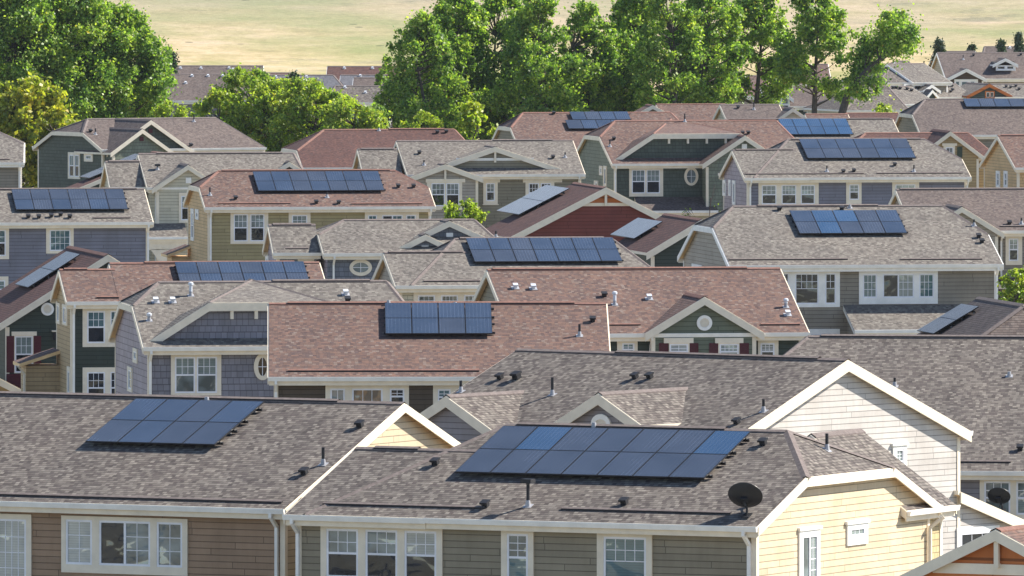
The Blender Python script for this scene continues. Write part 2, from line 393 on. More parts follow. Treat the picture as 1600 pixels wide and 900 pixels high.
        # walls
        if walls:
            wl = MB(); wa0, wa1 = a0 + oh, a1 - oh; wb = hw - oe; 
            def prof_(ww, zz, c):
                top = ze + oe * tp - T + .03
                if c and ww > wb: return [(-wb, zb), (wb, zb), (wb, top), (-wb, top)]
                if c: return [(-wb, zb), (wb, zb), (wb, top), (ww, zz - T + .0), (-ww, zz - T + .0), (-wb, top)]
                return [(-wb, zb), (wb, zb), (wb, top), (0, zr - T + .03), (-wb, top)]
            frontm, endm = (wall, end) if dr == 'u' else (end, wall)
            for k, (a, pf) in enumerate(((wa0, prof_(w0, z0, c0)), (wa1, prof_(w1, z1, c1)))):
                if k == 1 and not wall_back: continue
                wl.poly([Pt(a, bc + b, z) for b, z in pf], endm)
            top = ze + oe * tp - T + .03
            for sg in (-1, 1):
                wl.poly([Pt(wa0, bc + sg * wb, zb), Pt(wa1, bc + sg * wb, zb), Pt(wa1, bc + sg * wb, top), Pt(wa0, bc + sg * wb, top)], frontm)
            wo_ = wl.build('wall', s.e)
            if s.fine and zb < 1:
                for a, sa in ((wa0, -1), (wa1, 1)):
                    if not corners[0 if sa < 0 else 1]: continue
                    for sb in (-1, 1):
                        b = bc + sb * wb
                        cb = MB()
                        x0 = a - .13 if sa > 0 else a - .025; y0 = b - .13 if sb > 0 else b - .025
                        cb.box(Pt(x0, y0, zb), Pt(.155, 0, 0), Pt(0, .155, 0), Pt(0, 0, ze - .18 - zb), s.trim)
                        cb.build('corner_board', s.e)
        return dict(ze=ze, zr=zr, ro=ro, a0=a0, a1=a1, bc=bc, hw=hw, tp=tp, wf=(bc - hw + oe) if dr == 'u' else a0 + oh, wl=a0 + oh if dr == 'u' else bc - hw + oe, wr=a1 - oh if dr == 'u' else bc + hw - oe, r0=r0, r1=r1)

    def main(s, xl, xr, ridge, cl=None, cr=None, dz=0, back=0, **kw):
        """ridge parallel to the front eave; xl/xr = picture columns of the eave ends (or u values when tuples)"""
        ul = xl[0] if isinstance(xl, tuple) else s.px_u(xl); ur = xr[0] if isinstance(xr, tuple) else s.px_u(xr)
        vr = s.R(*ridge).y
        def cc(c, u, sg):
            if not c: return None
            corner, rid = c
            rc = (s.R(*rid).x - u) * sg if not isinstance(rid, (int, float)) else rid
            hc = vr * s.tp if corner is None else (vr - s.R(*corner).y) * s.tp
            return (hc, max(.2, rc))
        if back: b = s.block('u', ul, ur, vr, vr - back, s.ze, vr * s.tp / (vr - back) * .985, **kw)
        else: b = s.block('u', ul, ur, vr, vr, s.ze + dz, s.tp, cc(cl, ul, 1), cc(cr, ur, -1), **kw)
        if not hasattr(s, 'b'): s.b = b
        return b

    def gable(s, base, peak=None, side='l', vf=None, end=None, clip=None, back=None, wall=None, brackets=0, bracket=False, rbase=None, tp=None, **kw):
        """gable facing the street. base = pixel of the lower rake end; peak = pixel of the peak (or clip=(cl, cr, apex) pixels)"""
        if end is not None:      # the ridge meets the main roof at this pixel: gives height, hence the gable's own distance
            E = s.R(*end); Pk = s.Zp(peak[0], peak[1], E.z); vf = Pk.y
        if vf is None: vf = s.R(*base).y
        Bp = s.F(base[0], base[1], vf)
        c0 = None
        if clip:
            a, b, ap = clip; A = s.F(a[0], a[1], vf); B = s.F(b[0], b[1], vf)
            uc = (A.x + B.x) / 2; wc = (B.x - A.x) / 2; zc = (A.z + B.z) / 2
            hw = abs(Bp.x - uc); m = (zc - Bp.z) / (hw - wc); zr = s.b['zr'] + .06; va = s.Zp(ap[0], ap[1], zr).y
            c0 = (m * wc, max(.5, va - vf)); kw['zfix'] = zr; back = va - vf + .8
        else:
            Pk = s.F(peak[0], peak[1], vf); uc = Pk.x; zr = Pk.z; hw = abs(Bp.x - uc); m = (zr - Bp.z) / hw
            if tp: hw = (zr - Bp.z) / tp; m = tp
        if back is None: back = max(1.5, (zr - s.ze) / s.tp - vf + .6)
        kw.setdefault('oe', .3); kw.setdefault('rake', .27)
        b = s.block('v', vf, vf + back, uc, hw, Bp.z, m, c0, None, end=wall or s.wall if False else None, wall=wall or s.wall, gut='', ridge_vent=False, ends=(1, 0), **kw)
        b['vf'] = vf; b['m'] = m
        if brackets:
            A_, B_ = uc - c0[0] / m + .4, uc + c0[0] / m - .4
            for i in range(brackets):
                u = A_ + (B_ - A_) * (i + .5) / brackets; k = MB(); zc = Bp.z + m * hw - c0[0]
                k.box((u - .06, vf + .0, zc - .62), (.12, 0, 0), (0, .32, 0), (0, 0, .36), s.trim); k.build('bracket', s.e)
        if bracket:
            k = MB(); k.box((uc - .06, vf + .02, zr - .95), (.12, 0, 0), (0, .1, 0), (0, 0, .65), s.trim)
            k.box((uc - .06, vf + .1, zr - .95), (.12, 0, 0), (0, .22, 0), (0, 0, .1), s.trim); k.build('bracket', s.e)
        return b

    # --- faces for windows: returns function mapping pixel -> (h, z), and frame vectors
    def face(s, kind, pos):
        if kind == 'F': return (lambda x, y: (lambda p: (p.x, p.z))(s.F(x, y, pos)), lambda h, z, o: Vector((h, pos - o, z)))
        if kind == 'L': return (lambda x, y: (lambda p: (-p.y, p.z))(s.G(x, y, pos)), lambda h, z, o: Vector((pos - o, -h, z)))
        return (lambda x, y: (lambda p: (p.y, p.z))(s.G(x, y, pos)), lambda h, z, o: Vector((pos + o, h, z)))

    def window(s, face, cas, units, head=None, sill=False, proud=.05, trim=None):
        """cas = casing px box (x0,y0,x1,y1) or None; units = [(x0,x1,y0,y1,type,mats,grid)]"""
        to, P = s.face(*face); trim = trim or s.trim
        xm = [((u[0] + u[1]) / 2) for u in units]
        def rect(x0, y0, x1, y1):
            ym = (y0 + y1) / 2; xm_ = (x0 + x1) / 2
            h0 = to(x0, ym)[0]; h1 = to(x1, ym)[0]; zt = to(xm_, y0)[1]; zb = to(xm_, y1)[1]
            return min(h0, h1), max(h0, h1), zb, zt
        def bx(mb, h0, h1, z0, z1, o0, o1, mat):
            if h1 - h0 < .004 or z1 - z0 < .004: return
            mb.box(P(h0, z0, o0), P(h1, z0, o0) - P(h0, z0, o0), P(h0, z1, o0) - P(h0, z0, o0), P(h0, z0, o1) - P(h0, z0, o0), mat)
        R_ = [rect(u[0], u[2], u[1], u[3]) for u in units]
        grp = {}
        for i, u in enumerate(units): grp.setdefault((u[2], u[3]), []).append(i)
        for ids in grp.values():      # units of one height share one head and one sill
            zb_m = sum(R_[i][2] for i in ids) / len(ids); zt_m = sum(R_[i][3] for i in ids) / len(ids)
            for i in ids: R_[i] = (R_[i][0], R_[i][1], zb_m, zt_m)
        c = rect(*cas) if cas else (min(r[0] for r in R_) - .09, max(r[1] for r in R_) + .09, min(r[2] for r in R_) - .09, max(r[3] for r in R_) + .09)
        mb = MB(); ztop = max(r[3] for r in R_); zbot = min(r[2] for r in R_)
        bx(mb, c[0], c[1], ztop, c[3], 0, proud, trim); bx(mb, c[0], c[1], c[2], zbot, 0, proud, trim)
        order = sorted(R_, key=lambda r: r[0]); h = c[0]
        for r in order:
            bx(mb, h, r[0], zbot, ztop, 0, proud, trim); h = r[1]
            bx(mb, r[0], r[1], r[3], ztop, 0, proud, trim); bx(mb, r[0], r[1], zbot, r[2], 0, proud, trim)
        bx(mb, h, c[1], zbot, ztop, 0, proud, trim)
        if head:
            hr = rect(*head); bx(mb, hr[0], hr[1], hr[2], hr[3], 0, proud + .04, trim)
        if sill: bx(mb, c[0] - .05, c[1] + .05, c[2] - .05, c[2], 0, proud + .05, trim)
        wo_ = mb.build('window', s.e)
        for r, u in zip(R_, units):
            ty = u[4] if len(u) > 4 else 'dh'; mats = u[5] if len(u) > 5 else ('gblind', 'gdark'); grid = u[6] if len(u) > 6 else (2, 2)
            if isinstance(mats, str): mats = (mats, mats)
            h0, h1, z0, z1 = r; fw = min(.06, (h1 - h0) * .12); fr = MB(); m1 = .02
            bx(fr, h0, h1, z1 - fw, z1, 0, .04, 'frame'); bx(fr, h0, h1, z0, z0 + fw, 0, .04, 'frame')
            bx(fr, h0, h0 + fw, z0 + fw, z1 - fw, 0, .04, 'frame'); bx(fr, h1 - fw, h1, z0 + fw, z1 - fw, 0, .04, 'frame')
            def mun(a0, a1, b0, b1, nx, ny):
                for i in range(1, nx): x = a0 + (a1 - a0) * i / nx; bx(fr, x - m1 / 2, x + m1 / 2, b0, b1, .008, .018, 'frame')
                for i in range(1, ny): y = b0 + (b1 - b0) * i / ny; bx(fr, a0, a1, y - m1 / 2, y + m1 / 2, .008, .0175, 'frame')
            def pane(a0, a1, b0, b1, m):
                pn = MB(); q = [P(a0, b0, .010), P(a1, b0, .010), P(a1, b1, .010), P(a0, b1, .010)]
                n = (q[1] - q[0]).cross(q[2] - q[0]); out = P(0, 0, 1) - P(0, 0, 0)
                if n.dot(out) < 0: q = q[::-1]
                pn.poly(q, m); pn.build('pane', wo_)
            if ty == 'dh':
                zm = (z0 + z1) / 2; bx(fr, h0 + fw, h1 - fw, zm - .03, zm + .03, 0, .035, 'frame')
                mun(h0 + fw, h1 - fw, zm, z1 - fw, *grid); pane(h0 + fw, h1 - fw, zm, z1 - fw, mats[0]); pane(h0 + fw, h1 - fw, z0 + fw, zm, mats[1])
            elif ty == 'top':      # fixed sash, grid only in the upper part
                zm = z0 + (z1 - z0) * .5
                mun(h0 + fw, h1 - fw, zm, z1 - fw, *grid); bx(fr, h0 + fw, h1 - fw, zm - .012, zm + .012, .008, .018, 'frame'); pane(h0 + fw, h1 - fw, z0 + fw, z1 - fw, mats[0])
            elif ty == 'slide':
                hm = (h0 + h1) / 2; bx(fr, hm - .035, hm + .035, z0 + fw, z1 - fw, 0, .036, 'frame')
                mun(hm, h1 - fw, z0 + fw, z1 - fw, *grid); pane(h0 + fw, hm, z0 + fw, z1 - fw, mats[0]); pane(hm, h1 - fw, z0 + fw, z1 - fw, mats[1])
            else:
                mun(h0 + fw, h1 - fw, z0 + fw, z1 - fw, *grid); pane(h0 + fw, h1 - fw, z0 + fw, z1 - fw, mats[0])
            fr.build('frame', wo_)
        return wo_
    def front(s, cas, units, vw=None, **kw): return s.window(('F', s.b['wf'] if vw is None else vw), cas, units, **kw)

    def oval(s, cx, cy, rx, ry, vw=None, pane='gmid', wd=.16, name='window', face=None):
        to, P = s.face(*(face or ('F', s.b['wf'] if vw is None else vw)))
        h, z = to(cx, cy); h1, _ = to(cx + rx, cy); _, z1 = to(cx, cy - ry); rx_, rz_ = abs(h1 - h), abs(z1 - z)
        ex = (P(1, 0, 0) - P(0, 0, 0)); ey = Vector((0, 0, 1)); en = P(0, 0, 1) - P(0, 0, 0); c = P(h, z, .0)
        k = MB(); k.ring(c, ex, ey, rx_, rz_, wd, en, .06, s.trim if name == 'window' else 'trimw', fill=(None if name == 'window' else 'trimw'))
        if name != 'window':
            for i in range(-4, 5):
                zz = i * (rz_ - wd) / 4.6; half = math.sqrt(max(0, 1 - (zz / (rz_ - wd)) ** 2)) * (rx_ - wd)
                k.box(c + ey * zz - ex * half + en * .015, ex * 2 * half, ey * .02, en * .025, 'trim')
            k.build('gable_vent', s.e); return
        o = k.build('window', s.e)
        p = MB(); p.poly([c + en * .01 + ex * math.cos(t * math.pi / 16) * (rx_ - wd) + ey * math.sin(t * math.pi / 16) * (rz_ - wd) for t in range(32)], pane); p.build('pane', o)
        f = MB(); f.box(c - ex * (rx_ - wd) - ey * .012 + en * .012, ex * 2 * (rx_ - wd), ey * .024, en * .02, 'frame'); f.box(c - ey * (rz_ - wd) - ex * .012 + en * .012, ey * 2 * (rz_ - wd), ex * .024, en * .021, 'frame')
        f.build('frame', o)
    def square_vent(s, px, py, vw, r=.16, mat='trimw'):
        p = s.F(px, py, vw); k = MB(); k.box((p.x - r, vw - .05, p.z - r), (2 * r, 0, 0), (0, .05, 0), (0, 0, 2 * r), mat)
        for i in range(3): k.box((p.x - r * .7, vw - .065, p.z - r * .6 + i * r * .5), (1.4 * r, 0, 0), (0, .02, 0), (0, 0, r * .2), mat)
        k.build('gable_vent', s.e)
    def shutter(s, x0, x1, y0, y1, vw, mat='shutter'):
        a = s.F(x0, y0, vw); b = s.F(x1, y1, vw); k = MB()
        k.box((a.x, vw - .045, b.z), (b.x - a.x, 0, 0), (0, .045, 0), (0, 0, a.z - b.z), mat)
        n = 12
        for i in range(n): zz = b.z + .05 + (a.z - b.z - .1) * i / n; k.box((a.x + .05, vw - .058, zz), (b.x - a.x - .1, 0, 0), (0, .015, 0), (0, 0, (a.z - b.z) / n * .5), mat)
        k.build('shutter', s.e)

    # --- roof furniture; kinds: box, mush, pipe, wpipe, cap
    def vent(s, px, py, kind='box', h=.5, plane=None, roof=None, sc=1.0):
        if plane: p0, n = plane
        else: p0, n = (0, 0, s.ze), (0, -s.tp, 1)
        p = s.hit(px, py, p0, n); n = Vector(n).normalized(); k = MB()
        ex = Vector((0, 0, 1)).cross(n).normalized(); ey = n.cross(ex).normalized()
        if kind in ('box', 'mush'):
            mt = 'vdark' if kind == 'box' else 'white_vent'; a = (.082 if kind == 'box' else .066) * sc
            if kind == 'mush': k.box(p - ex * .15 - ey * .15 + n * .004, ex * .3, ey * .3, n * .012, 'galv')
            k.box(p - ex * a - ey * a + n * .01, ex * 2 * a, ey * 2 * a, n * .12 * sc, mt)
            k.box(p - ex * (a + .03) - ey * (a + .05) + n * .12 * sc, ex * (2 * a + .06), ey * (2 * a + .08), n * .055 * sc, mt)
            k.build('roof_vent', roof or s.mainroof)
        else:
            mt = 'vdark' if kind in ('pipe', 'cap') else 'white_vent'; r = .045 if kind != 'wpipe' else .062
            k.box(p - ex * .12 - ey * .12 + n * .004, ex * .24, ey * .24, n * .012, 'galv')
            k.tube([p, p + Vector((0, 0, .10)), p + Vector((0, 0, .16))], [.08, .065, r + .01], 'galv')
            k.tube([p, p + Vector((0, 0, h))], r, mt)
            if kind == 'wpipe': k.tube([p + Vector((0, 0, h * .92)), p + Vector((0, 0, h * .95)), p + Vector((0, 0, h + .06)), p + Vector((0, 0, h + .1))], [r, .10, .10, .04], mt)
            if kind == 'cap': k.box(p + Vector((-.15, -.15, h)), (.3, 0, 0), (0, .3, 0), (0, 0, .12), 'vdark')
            k.build('vent_pipe', roof or s.mainroof)
    def guard(s, x0, x1, y, y1=None, v0=0):
        a = s.R(x0, y); b = s.R(x1, y1 or y); v = (a.y + b.y) / 2; k = MB(); z = s.ze + s.tp * v
        k.box((a.x, v, z + .004), (b.x - a.x, 0, 0), (0, .10, .10 * s.tp), (0, 0, .05), 'ridge_dk', top=s.ridge)
        k.build('eave_vent', s.mainroof)
    def down(s, px, v=None, vw=None, u=None, z1=0, side=None, ze=None):
        ze = ze or s.ze; vw = s.b['wf'] if vw is None else vw; u = s.px_u(px, vw) if u is None else u; ve = -.06 if v is None else v
        k = MB(); r = .045
        pts = [(u, ve, ze - .14), (u, ve, ze - .24), (u, vw - .07, ze - .52), (u, vw - .07, z1)]
        for (A, B) in zip(pts, pts[1:]):
            A, B = Vector(A), Vector(B); d = (B - A); y = Vector((1, 0, 0)).cross(d).normalized()
            k.box(A - Vector((r, 0, 0)) - y * r - d.normalized() * .02, (2 * r, 0, 0), y * 2 * r, d + d.normalized() * .04, 'trimw')
        k.build('downspout', s.e)
    def array(s, TL, TR, BL, cols, rows, tints=None, plane=None, e1=(1, 0, 0), skip=(), lift=.13):
        p0, n = plane or ((0, 0, s.ze), (0, -s.tp, 1))
        a, b, c = s.hit(*TL, p0, n), s.hit(*TR, p0, n), s.hit(*BL, p0, n)
        n = Vector(n).normalized(); e1 = Vector(e1).normalized(); e2 = e1.cross(n).normalized()
        if e2.z > 0: e2 = -e2
        wd = (b - a).dot(e1); ht = (c - a).dot(e2)
        cw, ch = wd / cols, ht / rows; g = .009
        ar = MB(); L = n * lift
        for r in range(rows):
            for q in (.22, .78):
                A = a + e2 * (ch * (r + q)) - e1 * .03 + n * .03
                ar.box(A, e1 * (wd + .12), e2 * .045, n * (lift - .05), 'pvf')
        for cx in np.linspace(.04, .96, max(3, cols)):
            for r in range(rows):
                A = a + e1 * (wd * cx) + e2 * (ch * (r + .22)) - n * .01; ar.box(A, e1 * .05, e2 * .08, n * .06, 'galv')
        ao = ar.build('solar_array', s.e)
        for r in range(rows):
            for q in range(cols):
                if (r, q) in skip: continue
                t = 'pv0'
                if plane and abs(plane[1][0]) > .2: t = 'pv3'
                elif tints: t = 'pv%d' % tints[r][q]
                elif random.random() < .3: t = 'pv2'
                k = MB(); A = a + e1 * (cw * q + g) + e2 * (ch * r + g) + L; X = e1 * (cw - 2 * g); Y = e2 * (ch - 2 * g); N = n * .04
                k.box(A, X, Y, N, 'pvf')
                f = .018; top = A + N + n * .003; q4 = [top + e1 * f + e2 * f, top + X - e1 * f + e2 * f, top + X + Y - e1 * f - e2 * f, top + Y + e1 * f - e2 * f]
                if (q4[1] - q4[0]).cross(q4[2] - q4[0]).dot(n) < 0: q4 = q4[::-1]
                k.poly(q4, t)
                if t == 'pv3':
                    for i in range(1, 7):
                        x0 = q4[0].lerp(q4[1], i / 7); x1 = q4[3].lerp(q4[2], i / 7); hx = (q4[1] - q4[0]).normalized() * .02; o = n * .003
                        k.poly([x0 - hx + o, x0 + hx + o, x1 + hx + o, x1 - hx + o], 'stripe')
                k.build('solar_panel', ao)
        return ao
    def pent(s, top, xl, xr, eave_y, tp=None, v=None, wall=None, hip=0, zb=None, band=True, gable_l=True, roofm=None, post=None):
        """lean-to roof against the wall plane v: top = pixel on the wall where it starts"""
        v = s.b['wf'] if v is None else v; tp = tp or s.tp; T0 = s.F(top[0], top[1], v)
        E = s.hit((xl + xr) / 2, eave_y, (0, v, T0.z), (0, -tp, 1)); ve = E.y; z = E.z
        ul = s.px_u(xl, ve); ur = s.px_u(xr, ve); k = MB(); t = .12; dn = Vector((0, 0, -t))
        q = [Vector((ul, ve, z)), Vector((ur, ve, z)), Vector((ur, v, T0.z)), Vector((ul, v, T0.z))]
        k.poly(q, roofm or s.roofm); k.poly([x + dn for x in q][::-1], s.soffit)
        for i in (0, 1, 3): k.poly([q[i], q[i] + dn, q[(i + 1) % 4] + dn, q[(i + 1) % 4]], s.trim)
        ro = k.build('roof', s.e)
        f = MB(); f.box((ul, ve - .1, z - .15), (ur - ul, 0, 0), (0, .1, 0), (0, 0, .14), 'trimw'); f.build('gutter', s.e)
        f = MB(); f.box((ul + .02, ve + .02, z - .33), (ur - ul - .04, 0, 0), (0, .04, 0), (0, 0, .19), s.trim)
        for uu in (ul, ur): 
            f.poly([Vector((uu, ve, z - .02)), Vector((uu, v, T0.z - .02)), Vector((uu, v, T0.z - .24)), Vector((uu, ve, z - .24))], s.trim)
        f.build('fascia', s.e)
        if wall:
            w_ = MB(); vv = ve + .35; zt = z + .35 * tp - t
            w_.poly([(ul + .2, vv, 0), (ur - .2, vv, 0), (ur - .2, vv, zt), (ul + .2, vv, zt)], wall)
            for uu in (ul + .2, ur - .2): w_.poly([(uu, vv, 0), (uu, v, 0), (uu, v, T0.z - t), (uu, vv, zt)], wall)
            w_.build('wall', s.e)
        return dict(ve=ve, z=z, ul=ul, ur=ur, ro=ro, vw=ve + .35)
    def dish(s, px, py, bx, by, w_px, plane=None, yaw=0, label=None):
        p0, n = plane or ((0, 0, s.ze), (0, -s.tp, 1)); b = s.hit(bx, by, p0, n); c = s.F(px, py, b.y)
        d0 = s.F(px - w_px / 2, py, b.y); d1 = s.F(px + w_px / 2, py, b.y); r = (d1.x - d0.x) / 2
        e = bpy.data.objects.new('satellite_dish', None); COL.objects.link(e); e.parent = s.e; e.location = (0, 0, 0)
        if label: e['label'] = label
        # the bowl looks away from the camera: its back is seen
        ax = (s.e.matrix_world.inverted_safe().to_3x3() if False else Matrix.Rotation(s.th, 3, 'Z')) @ Vector((.18, .80, .62)).normalized()
        ex = ax.cross(Vector((0, 0, 1))).normalized(); ey = ex.cross(ax).normalized(); k = MB(); n_ = 36
        def ringp(f, o): return [c + ex * math.cos(2 * math.pi * i / n_) * r * f + ey * math.sin(2 * math.pi * i / n_) * r * .92 * f + ax * o for i in range(n_)]
        fs = [0, .25, .5, .75, .93, 1.0]; rg = [ringp(f, .16 * r / .45 * (f * f) - .0) for f in fs]; rg2 = [ringp(f, .16 * r / .45 * (f * f) + .015) for f in fs]
        for A in (rg, rg2):
            for i in range(1, len(fs)):
                for j in range(n_):
                    q = [A[i - 1][j], A[i - 1][(j + 1) % n_], A[i][(j + 1) % n_], A[i][j]]
                    k.poly(q, 'dark')
        for j in range(n_): k.poly([rg[-1][j], rg[-1][(j + 1) % n_], rg2[-1][(j + 1) % n_], rg2[-1][j]], 'dark')
        k.build('reflector', e, True)
        k = MB(); back = c - ax * .03
        k.box(back - ex * .09 - ey * .09 - ax * .06, ex * .18, ey * .18, ax * .07, 'vdark')
        k.tube([back - ax * .06, b + Vector((0, 0, .22)), b], .03, 'vdark'); k.box(b + Vector((-.11, -.13, -.02)), (.22, 0, 0), (0, .26, .26 * s.tp), (0, 0, .03), 'vdark')
        k.build('mast', e)
        k = MB(); arm = c - ey * r * .9; k.tube([arm, arm - ey * .05 + ax * .45], .016, 'vdark'); k.box(arm - ey * .10 + ax * .42 - ex * .05, ex * .10, ey * .08, ax * .14, 'vdark'); k.build('feed_arm', e)
    def seal(s): return s
# ================================================================== FRONT ROW
# --- A: far left, brown siding, 4x2 array
A = House('long grey-brown shingled house at the lower left with brown siding and a yellow gable end', 445, 795, 1.13, roof='grey', wall='brownwall', end='yellow')
b = A.main((-27,), 445, (300, 622), vent_frac=(.0, .93))
wf = b['wf']
A.front((-12, 803, 50, 930), [(-4, 42, 811, 915, 'fix', ('gpale',), (4, 4))])
A.front((97, 808, 294, 897), [(104, 145, 814, 884, 'fix', ('gpale',), (2, 3)), (156, 236, 814, 884, 'slide', ('gdark', 'gmid'), (2, 3)), (246, 286, 814, 884, 'fix', ('gmid',), (2, 3))])
A.down(434)
A.guard(-5, 443, 777.5, 784); 
A.array((213.5, 631), (418, 633), (130.6, 698), 4, 2, [[0, 0, 2, 0], [2, 0, 2, 2]])
A.vent(505, 726, 'pipe', .48); A.vent(563, 667, 'box'); A.vent(476, 741, 'box'); A.vent(323, 629, 'pipe', .12)
# --- B: front centre, taupe facade, big 7x2 array, clipped yellow gable
B = House('taupe-sided house front and centre with the largest solar array and a yellow clipped gable end', 445, 803, 1.08, roof='grey', wall='taupe', end='yellow')
vB = B.R(1000, 668).y; uL = B.R(789, 666).x
b = B.main((uL - vB / 1.9,), 1183, (1000, 668), cl=(None, (789, 666)), cr=((1268, 746), (1232, 671)), vent_frac=(.02, .8), corners=(0, 1), ef=uL + .5)
e_ = B.main(445, (uL + .5,), (620, 700.5), dz=-.012, oe=.37, corners=(1, 0), vent_frac=(.1, .45), ends=(1, 0))
B.front((502, 816, 692, 925), [(511, 560.7, 828, 904), (572, 622, 828, 904), (633, 683, 828, 904)][:0] + [(511, 560.7, 828, 904, 'dh', ('gmid', 'gdark'), (3, 2)), (572, 622, 828, 904, 'dh', ('gmid', 'gdark'), (3, 2)), (633, 683, 828, 904, 'dh', ('gpale', 'gdark'), (3, 2))])
B.front((784, 822, 834.5, 922), [(793, 826, 834, 908, 'dh', ('gmid', 'gteal'), (2, 3))])
B.front((933.7, 826, 1019.7, 935), [(944, 1010.5, 839, 915, 'top', ('gteal',), (4, 2))])
B.window(('R', b['wr']), (1247, 826, 1279, 930), [(1252, 1276, 836, 912, 'slide', ('gmid', 'gblind'), (2, 4))], trim='trimw', head=(1246, 823, 1281, 828))
B.window(('R', b['wr']), (1322, 816, 1354, 851), [(1327, 1350, 824, 838, 'fix', ('gblind',), (3, 1))], trim='trimw', head=(1320, 813, 1356, 818))
B.down(467); B.down(1172)
B.guard(503, 757, 790, 795); B.guard(876, 1141, 797.6, 804)
B.array((787.6, 674), (1178, 680), (713, 746), 7, 2, [[2, 1, 2, 2, 2, 2, 1], [2, 2, 2, 2, 2, 2, 2]])
B.vent(825, 791, 'cap', .62); B.vent(759, 792, 'box'); B.vent(681, 726, 'box'); B.vent(976, 788, 'box'); B.vent(1193, 695, 'box'); B.vent(928, 669, 'pipe', .12)
# rear wing running past the right-hand end, its eave facing right
w1_ = B.Zp(1425, 798, 5.45); w2_ = B.Zp(1466, 791, 5.45); print('WING', b['a1'], w1_, w2_, 2 * vB)
Bw = B.block('v', w1_.y, w2_.y + .9, (w1_.x + w2_.x) / 2 - 2.9, 2.9, 5.45, .70, None, None, wall='yellow', end='yellowsh', gut='+', ridge_vent=False)
p_ = ((b['a1'], 0, 5.5 + (vB - B.R(1268, 746).y) * 0), (1, 0, 1))
# plane of the clipped end for the pipe on it
dr_ = (vB - B.R(1268, 746).y) * TP; rn_ = b['a1'] - b['r1']
B.vent(1292, 703, 'pipe', .45, plane=((b['r1'], vB, b['zr']), (dr_, 0, rn_)))
B.dish(1163, 780, 1167, 808, 50, label='black satellite dish on the eave beside the yellow gable')
k = MB(); 
for (P0, P1) in (((b['wr'] + .45, 2 * vB - .35, 5.2), (b['wr'] + .1, 2 * vB - .5, 4.9)), ((b['wr'] + .1, 2 * vB - .5, 4.95), (b['wr'] + .1, 2 * vB - .5, 0))): k.tube([P0, P1], .055, 'trim', 6)
k.build('downspout', B.e)
# --- E: orange gable at the lower right corner
E_ = House('orange-sided house with cream bargeboards and a bracket at the gable peak, lower right corner', 1336, 934, 1.0, ze=5.0, roof='red', wall='redtop', ridge='ridge_red', end='yellow')
g = E_.gable((1340, 931), (1555.6, 827), vf=0, back=9, bracket=True, wall='redtop'); E_.b = g
k = MB(); zb_ = E_.F(1555, 889, g['wf']).z; hb_ = (g['zr'] - zb_) / g['m'] - .35; k.box((g['bc'] - hb_, g['wf'] - .04, zb_ - .14), (2 * hb_, 0, 0), (0, .04, 0), (0, 0, .26), 'trim'); k.build('band_board', E_.e)
# --- C: white gable house behind B
C_ = House('grey-roofed house with a tall white gable end and two small front dormer gables', 1130, 698, 1.45, roof='grey', wall='lilacgrey', end='white', trim='trimw')
rC = C_.R(1325, 562); uC = C_.R(1325, 562).x
C_.trim = 'trim'
b = C_.block('u', C_.R(806, 548).x, uC, rC.y, rC.y, 5.5, TP, vent_frac=(.3, .93), oh=.18, rake=.34); C_.b = b
C_.gable((770.6, 672), (697.5, 618), vf=-.4, rake=.34); C_.gable((1004.6, 664.6), (935, 614), vf=-.4, rake=.34)
vf_ = -.4; C_.oval(940, 662, 15, 15, vw=vf_ + .2, name='gable_vent')
for q in ((863, 617, 'pipe', .55), (782, 592, 'box', 0), (808, 592, 'box', 0), (720, 612, 'pipe', .35), (993, 591, 'box', 0), (1016, 591, 'box', 0), (1193, 643, 'pipe', .38), (1152, 662, 'box', 0)): C_.vent(q[0], q[1], q[2], q[3], sc=1.3 if q[0] == 808 else 1)
C_.window(('R', b['wr']), (1394, 694, 1415, 746), [(1399, 1410.5, 702, 740, 'dh', ('gblind', 'gdark'), (2, 3))], trim='trimw', head=(1392, 692, 1417, 696))
C_.window(('R', b['wr']), (1494, 823, 1560, 880), [(1500, 1552, 831, 872, 'fix', ('gdark',), (3, 1))], trim='trimw')
# lean-to roof behind the white gable
t0 = C_.G(1500, 768, b['a1']); t1 = C_.G(1600, 812, b['a1']); sl_ = (t0.z - t1.z) / (t1.y - t0.y); vE = t0.y + 5.2; zE = t0.z - sl_ * 5.2
k = MB(); ua, ub = b['a0'] + 3, b['a1']
q = [Vector((ua, vE, zE)), Vector((ub, vE, zE)), Vector((ub, t0.y - .1, t0.z + .1 * sl_)), Vector((ua, t0.y - .1, t0.z + .1 * sl_))]; q = [q[0], q[1], q[2], q[3]]
k.poly(q[::-1] if (q[1] - q[0]).cross(q[3] - q[0]).z < 0 else q, 'roof_grey'); k.poly([x - Vector((0, 0, .13)) for x in q], 'soffit')
for i in range(4): k.poly([q[i], q[(i + 1) % 4], q[(i + 1) % 4] - Vector((0, 0, .13)), q[i] - Vector((0, 0, .13))], 'trim')
k.build('roof', C_.e)
k = MB(); k.poly([(ub + .05, t0.y, t0.z - .02), (ub + .05, vE, zE - .02), (ub + .05, vE, zE - .36), (ub + .05, t0.y, t0.z - .36)], 'trim'); k.poly([(ub, t0.y, t0.z - .02), (ub + .05, t0.y, t0.z - .02), (ub + .05, vE, zE - .02), (ub, vE, zE - .02)], 'trim')
k.poly([(ub, t0.y, t0.z - .36), (ub + .05, t0.y, t0.z - .36), (ub + .05, vE, zE - .36), (ub, vE, zE - .36)], 'trim'); k.poly([(ub, t0.y, t0.z - .02), (ub + .05, t0.y, t0.z - .02), (ub + .05, t0.y, t0.z - .36), (ub, t0.y, t0.z - .36)], 'trim'); k.build('fascia', C_.e)
